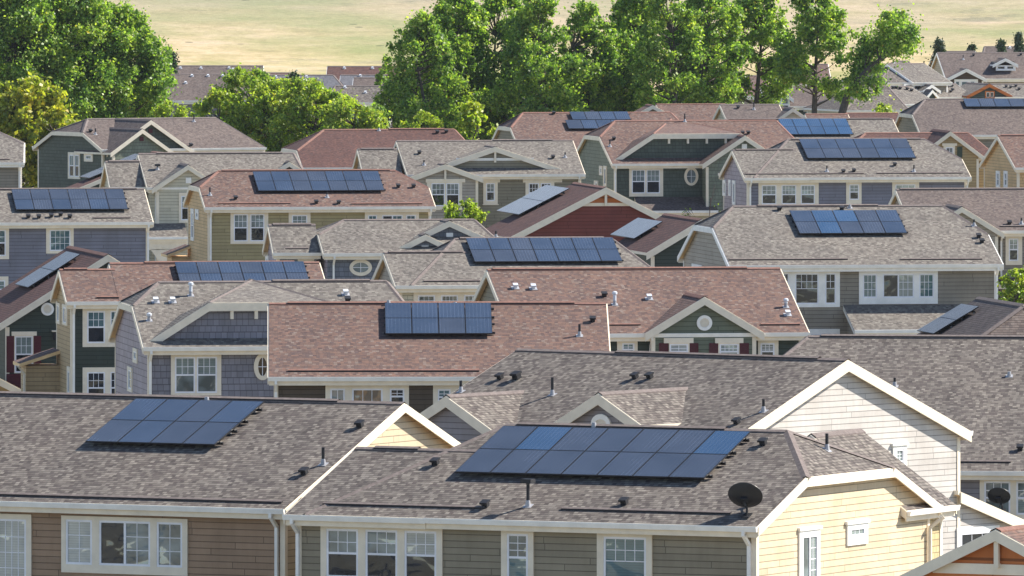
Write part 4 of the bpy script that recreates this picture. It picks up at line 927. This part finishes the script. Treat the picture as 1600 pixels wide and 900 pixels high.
for x0, x1 in ((1557, 1563), (1569, 1575)): Zh.window(('L', b['wl']), (x0, 267, x1, 293), [(x0 + 1.4, x1 - 1.4, 270, 290, 'dh', ('gpale', 'gmid'), (1, 1))], trim='trimw')
AA = House('broad brown-roofed house at the upper right with a single row of panels', 1440, 211, -.42, roof='brown', wall='taupe2', end='sage')
b = AA.main((AA.R(1426, 179).x,), (AA.px_u(1760),), (1550, 154.5), cl=((1426, 179), (1446, 155)), ridge_vent=False); AA.array((1504, 157.5), (1621, 157.5), (1511, 170), 5, 1)
# row behind: partly seen roofs
W1 = House('light brown-roofed house with a small grey gable under the tall trees', 1060, 200, -.45, roof='red', wall='taupe2', ridge='ridge_red')
W1.main((W1.R(1026, 164).x,), (W1.R(1145, 187).x,), (1080, 162.5), ridge_vent=False); W1.gable((1040, 175), (1020, 164), vf=2.4, wall='sage')
W2 = House('dark brown-roofed house under the tall trees with a cream gable', 1150, 204, -.45, roof='brown', wall='cream')
W2.main((W2.R(1128, 170).x,), (W2.R(1228, 187).x,), (1180, 163), ridge_vent=False); W2.gable((1264, 186), (1239, 168.5), vf=1.2, wall='cream', back=4.5); W2.vent(1178, 171, 'pipe', .5); W2.vent(1113 + 40, 169, 'box')
W3 = House('low reddish-roofed house between the cream gable and the leaning tree', 1262, 206, -.45, roof='red', wall='cream', ridge='ridge_red')
W3.main((W3.R(1258, 178).x,), (W3.R(1327, 184).x,), (1290, 178), ridge_vent=False)
W4 = House('low dark purple-brown roof beneath the leaning tree', 1330, 204, -.45, roof='dred', wall='cream', ridge='ridge_red')
W4.main((W4.R(1322, 178).x,), (W4.R(1407, 184).x,), (1360, 176.5), ridge_vent=False)

# ================================================================== FAR HOUSES BEYOND THE TREES
def far(label, px, py, lean, roof, wall, xl, xr, ridge, cl=None, cr=None, vents=(), ze=5.5, **kw):
    h = House(label, px, py, lean, ze=ze, roof=roof, wall=wall, trim='trimw', **kw)
    ul = h.px_u(xl); ur = h.px_u(xr)
    h.main((ul,), (ur,), ridge, cl=(None, cl) if cl else None, cr=(None, cr) if cr else None, ridge_vent=False)
    for v in vents: h.vent(v[0], v[1], 'mush', sc=.85)
    return h
F1 = far('far low red-brown roof running left from behind the big left tree', 300, 132, 0, 'brown', 'lilacgrey', 215, 412, (300, 102.5), vents=((282, 107), (314, 107), (358, 107), (364, 109)))
F2 = far('far long grey roof with pale eave beyond the mid-green trees', 300, 157, 0, 'brown', 'lilacgrey', 205, 400, (300, 116), vents=((256, 109 + 8), (290, 130), (300, 119), (325, 119), (348, 119)))
F3 = far('far grey hip roof behind the small dark conifer', 470, 157, 0, 'blue', 'taupe2', 400, 555, (470, 117), cr=(520, 118), vents=((431, 121), (479, 121)))
F3b = far('far thin red roof just above the grey hip roof', 440, 140, 0, 'red', 'taupe2', 405, 455, (430, 113.5))
F4 = far('far purple-brown gabled roof in front of the field', 560, 129, .1, 'dred', 'cream', 509, 620, (560, 103.5), vents=((538, 107), (582, 107)))
F5 = far('far slate-blue roof nested below the purple-brown one', 560, 140, .1, 'blue', 'cream', 530, 602, (560, 117), vents=((563, 119),))
F6 = far('far pale brown roof between slate roof and cottonwoods', 590, 146, .1, 'brown', 'cream', 550, 640, (590, 121), vents=((597, 125),))
F7 = far('far grey-brown broad roof above the green treetops', 560, 160, .1, 'grey', 'lilacgrey', 508, 612, (560, 134), cl=(524, 134), vents=((539, 137), (571, 145)))
F8 = House('far pale house with a small white gable beside the cottonwoods', 575, 160, 0, ze=4.6, roof='tan', wall='greige', trim='trimw'); F8.gable((575, 160), (590, 151.5), vf=0, back=6); F8.main((F8.px_u(575),), (F8.px_u(640),), (620, 150), ridge_vent=False)
R1 = far('far hip-roofed grey-brown house right of the leaning tree', 1400, 129, -.9, 'grey', 'taupe2', 1370, 1452, (1410, 95), cl=(1401, 95), cr=(1428, 95.5), vents=((1397, 101),))
R1b = House('far house with a pale sunlit roof slope and blue-grey windows', 1427, 129, yaw=-32, roof='tan', wall='taupe2', trim='trimw'); R1b.main((R1b.px_u(1427),), (R1b.px_u(1487),), (1440, 99), ridge_vent=False); R1b.front((1412, 131, 1442, 142), [(1414, 1425, 132, 140, 'fix', ('gdark',), (1, 1)), (1428, 1439, 132, 140, 'fix', ('gdark',), (1, 1))])
R2 = far('far grey hip roof directly behind the leaning trunk', 1380, 172, -.8, 'grey', 'cream', 1318, 1420, (1370, 132), cl=(1360, 132), cr=(1386, 132), vents=())
R2b = House('far house with a pale roof dotted with dark vents', 1400, 163, yaw=-35, roof='tan', wall='cream', trim='trimw'); R2b.main((R2b.px_u(1398),), (R2b.px_u(1466),), (1400, 135), ridge_vent=False)
for x, y in ((1395, 138), (1400, 138), (1406, 139), (1417, 140), (1424, 142)): R2b.vent(x, y, 'box')
R3 = House('far large purple-brown roofed house with a white dormer', 1478, 123, -.35, roof='brown', wall='greige', trim='trimw'); b = R3.main((R3.px_u(1478),), (R3.px_u(1700),), (1540, 82), ridge_vent=False)
g = R3.gable((1478, 123.5), (1510, 107), vf=-.7, wall='darkbrown', rake=.3); R3.window(('F', g['wf']), (1491, 124, 1528, 142), [(1493, 1499, 127, 137, 'fix', ('gteal',), (1, 1)), (1502, 1512, 127, 140, 'fix', ('gteal',), (1, 1)), (1516, 1523, 127, 140, 'fix', ('gteal',), (1, 1))], trim='trimw')
vd = R3.R(1571, 113).y; g = R3.gable((1551, 101), (1571, 91), vf=vd - .2, wall='darkbrown', zb=7.0); R3.window(('F', g['wf'] - .02), (1556, 102, 1587, 110.5), [(1558, 1570.5, 103, 108.5, 'fix', ('gdark',), (1, 1)), (1573, 1584, 103, 108.5, 'fix', ('gdark',), (1, 1))], trim='trimw'); R3.vent(1521, 87, 'box'); R3.vent(1595, 86, 'box'); R3.vent(1505, 93, 'pipe', .4)
R4 = House('far house with a pale speckled roof and two small white-edged gables', 1457, 152, yaw=-30, ze=4.2, roof='tan', wall='teal', trim='trimw'); R4.main((R4.px_u(1457),), (R4.px_u(1522),), (1470, 131), ridge_vent=False); R4.gable((1442, 142), (1456, 132), vf=-.3, wall='teal', back=5); R4.gable((1447, 151.5), (1457, 140), vf=-1.4, wall='teal', back=4)
for x, y in ((1467, 134), (1473, 134), (1480, 137), (1487, 135), (1488, 141), (1485, 144)): R4.vent(x, y, 'box')
R5 = House('far dark grey gable house with brown bargeboards and a pale roof', 1587, 151.5, yaw=-14, ze=4.2, roof='tan', wall='teal', trim='redtop'); g = R5.gable((1510, 150), (1546, 131), vf=0, back=7, wall='teal'); R5.window(('F', g['wf']), (1539, 142, 1554, 153), [(1541, 1546, 144, 152, 'fix', ('gdark',), (1, 1)), (1547.5, 1552, 144, 152, 'fix', ('gdark',), (1, 1))], trim='redtop')
R5.main((g['bc'] + .5,), (R5.px_u(1700),), (1580, 131), ridge_vent=False)
for x, y in ((1572, 136), (1579, 137), (1587, 135), (1592, 140)): R5.vent(x, y, 'box')
R6 = far('far pale grey gabled roof beside the dark pine', 1475, 108, -.4, 'grey', 'tanwall', 1471, 1535, (1500, 80))
R7 = far('farthest grey-brown roof at the upper right edge', 1540, 92, 0, 'brown', 'taupe2', 1534, 1680, (1570, 72.5), cl=(1539, 73), vents=((1578, 75),))
R8 = far('far reddish roof seen through the right-hand cottonwoods', 1260, 132, -.2, 'red', 'lilacgrey', 1216, 1300, (1250, 100))
R9 = House('far dark house with a blue-grey gable window behind the right cottonwoods', 1205, 166, -.2, roof='brown', wall='teal', trim='trimw'); R9.main((R9.px_u(1195),), (R9.px_u(1330),), (1230, 135), ridge_vent=False); g = R9.gable((1200, 155), (1220, 141), vf=-.6, wall='teal'); R9.window(('F', g['wf']), (1206, 148, 1234, 165), [(1208, 1219, 150, 163, 'fix', ('gmid',), (1, 1)), (1221, 1232, 150, 163, 'fix', ('gmid',), (1, 1))], trim='trimw')
R10 = far('far pink-brown roof glimpsed below the cottonwood branches', 1130, 150, 0, 'red', 'greige', 1060, 1200, (1120, 118))
# ================================================================== GROUND
def ground_mat():
    s = NT('dry_grassland'); g = s.n('ShaderNodeTexCoord').outputs['Object']; sp = s.n('ShaderNodeSeparateXYZ'); s.l(g, sp.inputs[0])
    n1 = s.noise(g, .022, 6, .62); n2 = s.noise(g, .13, 7, .7); n3 = s.noise(g, 1.1, 5, .75); n4 = s.noise(g, .016, 4, .6)
    c = s.ramp(n2, [(.30, (.26, .225, .11)), (.42, (.40, .325, .16)), (.54, (.52, .405, .235)), (.66, (.58, .44, .30))])
    c = s.mix(s.ramp(n1, [(.45, (0, 0, 0)), (.60, (.9, .9, .9))]), c, (.25, .27, .10, 1))
    c = s.mix(s.math('MULTIPLY', s.ramp(n4, [(.50, (0, 0, 0)), (.62, (1, 1, 1))]), .55), c, (.50, .38, .27, 1))
    # greyer towards the far ridge: haze painted into the colour; darker heath stripes
    far_ = s.n('ShaderNodeMapRange'); s.l(sp.outputs[1], far_.inputs[0]); far_.inputs[1].default_value = 1190; far_.inputs[2].default_value = 1340
    c = s.mix(s.math('MULTIPLY', far_.outputs[0], .75), c, (.25, .24, .20, 1))
    n5 = s.noise(g, .07, 6, .7); c = s.mix(s.math('MULTIPLY', s.ramp(n5, [(.58, (0, 0, 0)), (.66, (1, 1, 1))]), .6), c, (.17, .17, .12, 1))
    c = s.mix(1, c, s.ramp(n3, [(.3, (.82, .82, .82)), (.7, (1.15, 1.15, 1.15))]), 'MULTIPLY')
    vo = s.n('ShaderNodeTexVoronoi'); s.l(g, vo.inputs['Vector']); vo.inputs['Scale'].default_value = .16
    dot = s.math('MULTIPLY', s.math('LESS_THAN', vo.outputs['Distance'], .075), s.math('GREATER_THAN', n2, .5)); c = s.mix(s.math('MULTIPLY', dot, .75), c, (.07, .085, .05, 1))
    # lawns and bare lots between the houses
    near = s.n('ShaderNodeMapRange'); s.l(sp.outputs[1], near.inputs[0]); near.inputs[1].default_value = 940; near.inputs[2].default_value = 1040
    c = s.mix(near.outputs[0], s.mix(n2, (.19, .18, .12, 1), (.27, .24, .20, 1)), c)
    s.bsdf(c, .95, s.bump(n3, .4, .3), .1); return s.m
M['ground'] = ground_mat()
def hz_(y): return 0 if y <= 1080 else (22.5 * (3 * ((y - 1080) / 430) ** 2 - 2 * ((y - 1080) / 430) ** 3) if y < 1510 else 22.5)
ys_ = [-300, 600] + list(range(1080, 1521, 20)) + [2500, 9000]; xs_ = [-4000, -400] + list(range(-200, 201, 20)) + [400, 4000]
rh_ = random.Random(3); und_ = {(x, y): (0 if y < 1090 or y > 1500 else rh_.uniform(-.35, .35)) for x in xs_ for y in ys_}
gm_ = bpy.data.meshes.new('ground'); gv_ = [(x, y, hz_(y) + und_[x, y]) for y in ys_ for x in xs_]; n_ = len(xs_)
gm_.from_pydata(gv_, [], [(j * n_ + i, j * n_ + i + 1, (j + 1) * n_ + i + 1, (j + 1) * n_ + i) for j in range(len(ys_) - 1) for i in range(n_ - 1)]); gm_.materials.append(M['ground']); gm_.polygons.foreach_set('use_smooth', [True] * len(gm_.polygons)); gm_.update()
g_ = bpy.data.objects.new('ground', gm_); COL.objects.link(g_); tag(g_, kind='structure')
M['asphalt'] = mat_plain('asphalt', (.06, .06, .062), .85, .2, 0, .15, 1.5); M['kerb'] = mat_plain('concrete_kerb', (.36, .34, .31), .8, .2)
# a street between the rows and kerbs each side
def strip(name, y0, y1, x0, x1, z, mat, th=None):
    k = MB()
    if th: k.box((x0, y0, 0), (x1 - x0, 0, 0), (0, y1 - y0, 0), (0, 0, th), mat)
    else: k.poly([(x0, y0, z), (x1, y0, z), (x1, y1, z), (x0, y1, z)], mat)
    return tag(k.build(name), kind='structure')
strip('street', 283, 292, -60, 60, .004, 'asphalt'); strip('kerb', 292, 292.3, -60, 60, 0, 'kerb', .12); strip('kerb', 282.7, 283, -60, 60, 0, 'kerb', .12)

# ================================================================== TREES
def mat_leaf(name, stops, trans=.5):
    s = NT(name); geo = s.n('ShaderNodeNewGeometry'); r = geo.outputs['Random Per Island']
    g = s.n('ShaderNodeTexCoord').outputs['Object']
    c = s.ramp(r, stops)
    c = s.mix(1, c, s.ramp(s.noise(g, .45, 3, .6), [(.35, (.62, .76, .85)), (.65, (1.3, 1.2, .95))]), 'MULTIPLY')
    d = s.n('ShaderNodeBsdfPrincipled'); s.l(c, d.inputs['Base Color']); d.inputs['Roughness'].default_value = .45; d.inputs['Specular IOR Level'].default_value = .45
    t = s.n('ShaderNodeBsdfTranslucent'); s.l(s.mix(1, c, (1.3, 1.5, .55, 1), 'MULTIPLY'), t.inputs[0])
    m = s.n('ShaderNodeMixShader'); m.inputs[0].default_value = trans; s.l(d.outputs[0], m.inputs[1]); s.l(t.outputs[0], m.inputs[2]); s.l(m.outputs[0], s.out.inputs[0]); return s.m
M['leaf_cotton'] = mat_leaf('cottonwood_leaves', [(0, (.07, .14, .035)), (.4, (.21, .32, .07)), (.8, (.35, .45, .10)), (.97, (.46, .52, .14)), (1, (.3, .2, .03))])
M['leaf_mid'] = mat_leaf('green_leaves', [(0, (.15, .23, .045)), (.5, (.32, .40, .07)), (.93, (.48, .50, .10)), (1, (.3, .22, .04))])
M['leaf_yel'] = mat_leaf('yellowing_leaves', [(0, (.17, .21, .035)), (.4, (.34, .35, .055)), (.8, (.50, .45, .07)), (1, (.50, .38, .06))])
M['leaf_lime'] = mat_leaf('lime_leaves', [(0, (.17, .25, .035)), (.5, (.34, .40, .055)), (1, (.52, .52, .08))])
M['leaf_pine'] = mat_leaf('pine_needles', [(0, (.022, .05, .032)), (1, (.055, .09, .05))], .15)
M['bark'] = mat_plain('bark', (.10, .085, .075), .9, .1, 0, .3, 4)

def leaves(rng, centers, radii, per, size, mat, squash=.8):
    cs = []
    tot = sum(int(per * (r ** 2)) for r in radii); 
    V = np.zeros((tot * 4, 3), np.float32); i = 0
    for c, r in zip(centers, radii):
        n = int(per * (r ** 2))
        d = rng.normal(size=(n, 3)); d /= np.linalg.norm(d, axis=1)[:, None]
        rad = r * 1.25 * (np.abs(rng.normal(size=n)) * .55 + .18)[:, None] * (1 + .45 * np.sin(d[:, :1] * 5 + c[0]) * np.cos(d[:, 1:2] * 4 + c[2]))
        p = c + d * rad * np.array([1, 1, squash * (.8 + .5 * rng.random())])
        nn = d * .5 + rng.normal(size=(n, 3)) * .8 + np.array([0, 0, .25]); nn /= np.linalg.norm(nn, axis=1)[:, None]
        a = np.cross(nn, rng.normal(size=(n, 3))); a /= np.linalg.norm(a, axis=1)[:, None]; b = np.cross(nn, a)
        s_ = size * (.6 + .8 * rng.random(n))[:, None]
        q = np.stack([p - a * s_, p - b * s_ * .7 + nn * s_ * .1, p + a * s_, p + b * s_ * .7 + nn * s_ * .1], 1)
        V[i * 4:(i + n) * 4] = q.reshape(-1, 3); i += n
    V = V[:i * 4]; me = bpy.data.meshes.new('crown'); nf = i
    me.vertices.add(nf * 4); me.vertices.foreach_set('co', V.ravel()); me.loops.add(nf * 4); me.loops.foreach_set('vertex_index', np.arange(nf * 4, dtype=np.int32))
    me.polygons.add(nf); me.polygons.foreach_set('loop_start', np.arange(0, nf * 4, 4, dtype=np.int32)); me.polygons.foreach_set('loop_total', np.full(nf, 4, np.int32))
    me.materials.append(M[mat]); me.update(); me.validate(); return me

def tree(label, px, base_y, top_y, w_px, kind='cotton', seed=0, skew=0, trunk=.34, cat='tree', name=None, gap=.3, low=.30, dens=1.0, dist=None, group=None, clusters=None, path=None, spread=1.0, leaf=.115):
    """px/base distance from the pixel row where its foot stands (ground level)"""
    P = at_z(px, base_y, 0) if dist is None else None
    if dist is not None: q = at_d(px, 0, dist); P = Vector((q.x, q.y, 0))
    sc = FPX / P.y; top = ZC - (top_y - YH) / sc; W = w_px / sc
    rng = np.random.default_rng(seed + 11); H = top
    name = name or {'cotton': 'cottonwood_tree', 'mid': 'broadleaf_tree', 'yel': 'broadleaf_tree', 'lime': 'leafy_shrub', 'pine': 'conifer_tree'}[kind]
    e = bpy.data.objects.new(name, None); COL.objects.link(e); e.location = P; tag(e, label, cat, group)
    k = MB(); cen = []; rad = []
    if path:      # explicit leaning trunk in pixels
        pts = [(at_d(x, y, P.y) - P) for x, y in path]; pts[0].z = 0
        n = len(pts); k.tube(pts, [trunk * (1 - .75 * i / (n - 1)) for i in range(n)], 'bark', 8)
        for (x, y, r) in clusters:
            q = at_d(x, y, P.y) - P; q.y += rng.normal() * 1.2; cen.append(np.array(q)); rad.append(r / sc)
            j = min(range(n), key=lambda t: (pts[t] - q).length); j = max(1, j)
            k.tube([pts[j - 1].lerp(pts[j], .5), pts[j].lerp(q, .5) + Vector((0, 0, .3)), q], [.09, .06, .02], 'bark', 5)
    elif kind == 'pine':
        k.tube([(0, 0, 0), (0, 0, H * .95)], [trunk, .03], 'bark', 7)
        for i in range(26):
            z = H * (.12 + .86 * i / 26); r_ = W * .5 * (1 - (z / H) ** 1.4) + .15
            for j in range(5): t = rng.random() * 6.28; cen.append(np.array([math.cos(t) * r_ * .6, math.sin(t) * r_ * .6, z])); rad.append(max(.25, r_ * .45))
    else:
        nl = max(8, int(17 * W / 7)) if W > 3 else 6
        fork = H * (max(.22, low - .1) if kind == 'cotton' else .15); lean = rng.normal() * .3 + skew
        f0 = Vector((lean, 0, fork)); k.tube([(0, 0, 0), (lean * .4, 0, fork * .5), f0], [trunk, trunk * .85, trunk * .75], 'bark', 9)
        lead = Vector((lean * 1.6 + rng.normal() * .5, rng.normal() * .4, H * .8)); k.tube([f0, f0.lerp(lead, .5) + Vector((rng.normal() * .4, 0, 0)), lead], [trunk * .7, trunk * .4, .05], 'bark', 7)
        zlo = H * low
        for i in range(nl * 4):
            t = (i + rng.random()) / (nl * 4); z = zlo + (H - zlo) * (t ** .85) * .96
            f = (z - zlo) / (H - zlo); prof = math.sin(math.pi * min(1, (.16 + .84 * f) ** .75)) ** .62 if kind == 'cotton' else math.sqrt(max(.05, 1 - (2 * f - .85) ** 2 / 1.35 ** 2 * 1.0)) * (1 if f < .8 else 1 - (f - .8) * 2.2)
            an = rng.random() * 6.283; rr = W * .5 * spread * prof * (.45 + .55 * rng.random() ** .6)
            q = Vector((math.cos(an) * rr + lean * f, math.sin(an) * rr * .85, z))
            s0 = f0.lerp(lead, max(0, min(.92, (z - .55 * rr - fork) / (H * .8 - fork)))); mid = s0.lerp(q, .55) - Vector((0, 0, .06 * rr)); k.tube([s0, mid, q], [trunk * (.3 if i % 4 == 0 else .17), trunk * (.16 if i % 4 == 0 else .09), .015], 'bark', 5, False)
            base = W * (.115 if kind == 'cotton' else .12) * (.75 + .5 * rng.random()); base = max(min(.3, W * .16), min(base, 1.7)); base *= (1 - .3 * f)
            cen.append(np.array(q)); rad.append(base)
            for j in range(6):
                o = rng.normal(size=3); o /= np.linalg.norm(o); o[2] = o[2] * .7 + .15; cen.append(np.array(q) + o * base * (1.0 + .7 * rng.random())); rad.append(base * (.3 + .35 * rng.random()))
    mt = {'cotton': 'leaf_cotton', 'mid': 'leaf_mid', 'yel': 'leaf_yel', 'lime': 'leaf_lime', 'pine': 'leaf_pine'}[kind]
    tr = k.build('trunk', e, True)
    me = leaves(rng, cen, rad, 680 * dens * (.115 / leaf) ** 1.4, leaf, mt, .9)
    c = bpy.data.objects.new('crown', me); COL.objects.link(c); c.parent = e
    return e
CG = 'cottonwood trees between the houses and the field'; GG = 'garden trees behind the houses'
T = tree
T('tall cottonwood cropped by the left edge, darkest of the left clump', 12, 300, -45, 190, seed=1, group=CG, dens=.85)
T('tall cottonwood in the middle of the left clump with a dark forked trunk', 98, 299, -40, 180, seed=2, group=CG, dens=.8)
T('right-hand cottonwood of the left clump reaching out over the far roofs', 190, 298, 14, 150, seed=3, group=CG, low=.36)
T('low cottonwood filling the gap under the left clump', 150, 296, 70, 150, seed=31, group=CG, low=.25)
xs = [(660, 22, 120, 'leftmost cottonwood of the central row, loose crown over the field'), (716, -12, 130, 'second cottonwood from the left in the central row'), (782, -22, 130, 'broad cottonwood behind the lime shrub in the central row'),
      (850, -8, 125, 'cottonwood above the red roof with stepped solar panels'), (915, 2, 110, 'cottonwood with bare grey limbs showing in the central row'), (1000, -18, 130, 'cottonwood right of the notch that shows the field'),
      (1042, -30, 110, 'dense cottonwood above the small grey gable'), (1112, -26, 112, 'cottonwood with a dark upright trunk right of centre'), (1186, -30, 112, 'tall cottonwood with a clear dark trunk above the cream gable')]
for i, (x, ty, wd, lb) in enumerate(xs): T(lb, x, 298 - (i % 3) * 3, ty, wd, seed=40 + i, group=CG, low=.27 if i not in (7, 8) else .42)
T('cottonwood standing alone with a bare lower trunk, left of the leaning tree', 1272, 296, -28, 112, seed=60, group=CG, low=.46, dens=.9, trunk=.32)
cl = [(a_, b_, c_ * .74) for a_, b_, c_ in [(1385, 42, 26), (1400, 36, 22), (1378, 66, 26), (1412, 56, 24), (1425, 48, 16), (1398, 76, 24), (1360, 78, 24), (1350, 100, 24), (1368, 104, 20), (1340, 118, 20), (1333, 140, 18), (1360, 128, 16), (1350, 148, 18), (1376, 128, 12), (1420, 72, 16), (1385, 24, 12), (1408, 24, 12), (1345, 84, 18), (1432, 62, 9), (1352, 62, 14), (1326, 128, 10), (1372, 142, 9)]]
T('leaning cottonwood bent to the right over the pale far roofs', 1312, 297, 14, 100, seed=61, group=CG, path=[(1312, 297), (1316, 176), (1325, 145), (1340, 125), (1362, 104), (1385, 86), (1405, 70), (1418, 58)], clusters=cl, trunk=.36, dens=1.9)
for i, (x, ty, wd, lb) in enumerate([(690, 30, 110, 'rear cottonwood filling between the first two central ones'), (822, 18, 120, 'rear cottonwood behind the broad central one'), (955, 48, 110, 'rear cottonwood below the notch that shows the field'), (1075, 12, 110, 'rear cottonwood between the dense one and the dark-trunked one')]):
    T(lb, x, 294, ty, wd, seed=140 + i, group=CG, low=.3, dens=.8)
# darker undergrowth below the cottonwoods
for i, (x, ty, wd, lb) in enumerate([(612, 140, 60, 'dark bushy tree at the left foot of the central cottonwoods'), (640, 118, 70, 'low dark tree under the leftmost central cottonwood'), (745, 120, 90, 'dark undergrowth tree behind the lime shrub'), (830, 128, 90, 'dark undergrowth tree above the stepped panels'), (905, 130, 90, 'undergrowth tree right of the stepped panels'), (985, 120, 90, 'undergrowth tree above the small grey gable'), (1070, 125, 90, 'undergrowth tree behind the dark brown roof')]):
    T(lb, x, 290, ty, wd, 'cotton', seed=80 + i, group='undergrowth trees below the cottonwoods', low=.2, trunk=.18)
T('yellow-green rounded tree at the left edge above the beige house', 38, 328, 132, 150, 'yel', seed=4, group=GG, leaf=.17, low=.2, dens=1.2)
T('small yellow-green tree touching the dark green house gable', 88, 330, 168, 70, 'yel', seed=24, group=GG, leaf=.17, low=.2)
T('small yellowish tree between the left clump and the far grey roof', 272, 308, 160, 80, 'mid', seed=5, group=GG, low=.2)
T('green tree rising tallest in the mid-left group', 380, 314, 106, 110, 'mid', seed=6, group=GG, low=.15, dens=1.2); T('rounded green tree above the hip end of the brown roof', 338, 316, 146, 100, 'mid', seed=26, group=GG, low=.12, dens=1.2)
T('green tree in the mid-left group right of the tallest one', 428, 316, 130, 140, 'mid', seed=7, group=GG, low=.12, dens=1.2); T('yellowish-green tree behind the left end of the plain red roof', 490, 318, 128, 130, 'mid', seed=8, group=GG, low=.12, dens=1.2)
T('green tree behind the middle of the plain red roof', 545, 320, 156, 110, 'mid', seed=9, group=GG, low=.12, dens=1.2); T('dark slim tree right of the mid-left group', 592, 310, 160, 50, 'cotton', seed=10, group=GG, low=.15, trunk=.12)
T('lime shrub behind the red roof, left of the brighter one', 672, 340, 172, 70, 'lime', seed=11, group=GG, low=.1, trunk=.08, leaf=.115); T('bright lime shrub standing above the red roof ridge', 740, 340, 156, 84, 'lime', seed=12, group=GG, low=.1, trunk=.1, leaf=.15, dens=1.3)
T('small bright shrub between the olive house and the greige house', 713, 425, 316, 68, 'lime', seed=13, group=GG, low=.35, trunk=.06, leaf=.085, dens=2.2, name='young_tree')
T('young leafy tree beside the taupe house at the right edge', 1584, 615, 420, 44, 'mid', seed=14, group=GG, low=.55, trunk=.05, leaf=.075, dens=2.2, name='young_tree')
T('yellow-green shrub between the lavender house and the orange-tan house', 1522, 360, 268, 34, 'lime', seed=15, group=GG, low=.3, trunk=.05, leaf=.09, dens=2, name='young_tree')
T('spindly sapling by the garage roof of the clipped-gable house', 1066, 420, 322, 16, 'lime', seed=16, group=GG, low=.7, trunk=.02, leaf=.06, dens=.22, name='young_tree')
T('thin sapling at the right corner of the clipped-gable house', 1124, 405, 285, 10, 'lime', seed=17, group=GG, low=.45, trunk=.02, leaf=.06, dens=.22, name='young_tree')
T('tiny yellow-leaved sapling in front of the green gabled house', 960, 640, 535, 18, 'lime', seed=18, group=GG, low=.7, trunk=.02, leaf=.05, dens=.4, name='young_tree')
T('pale low hedge tree under the leaning cottonwood', 1385, 305, 165, 90, 'lime', seed=19, group=GG, low=.1, trunk=.1)
# far conifers
for i, (x, by, ty, wd, lb) in enumerate([(460, 285, 110, 50, 'dark rounded conifer in front of the far grey hip roof'), (1468, 203, 57, 52, 'tall dark pine beyond the pale far roofs'), (1518, 190, 67, 40, 'small conifer at the field edge right of the tall pine'), (1565, 182, 60, 34, 'little conifer above the farthest roof'), (1592, 180, 48, 32, 'conifer at the right edge of the field'), (268, 250, 75, 40, 'bluish conifer at the edge of the left cottonwoods'), (600, 250, 84, 30, 'bluish tree beyond the purple-brown far roof')]):
    T(lb, x, by, ty, wd, 'pine' if i != 6 else 'cotton', seed=90 + i, group='conifers near the field', trunk=.15, dens=1.5)
# ================================================================== HAZE
def haze():
    s = NT('haze'); v = s.n('ShaderNodeVolumePrincipled'); v.inputs['Color'].default_value = (.80, .86, 1, 1); v.inputs['Density'].default_value = HAZE_D; v.inputs['Anisotropy'].default_value = .3
    s.l(v.outputs[0], s.out.inputs[1]); M['haze'] = s.m
    k = MB(); k.box((-420, -10, -1), (840, 0, 0), (0, 1800, 0), (0, 0, 26), 'haze'); tag(k.build('haze'), kind='stuff')
HAZE_D = .00002
haze()
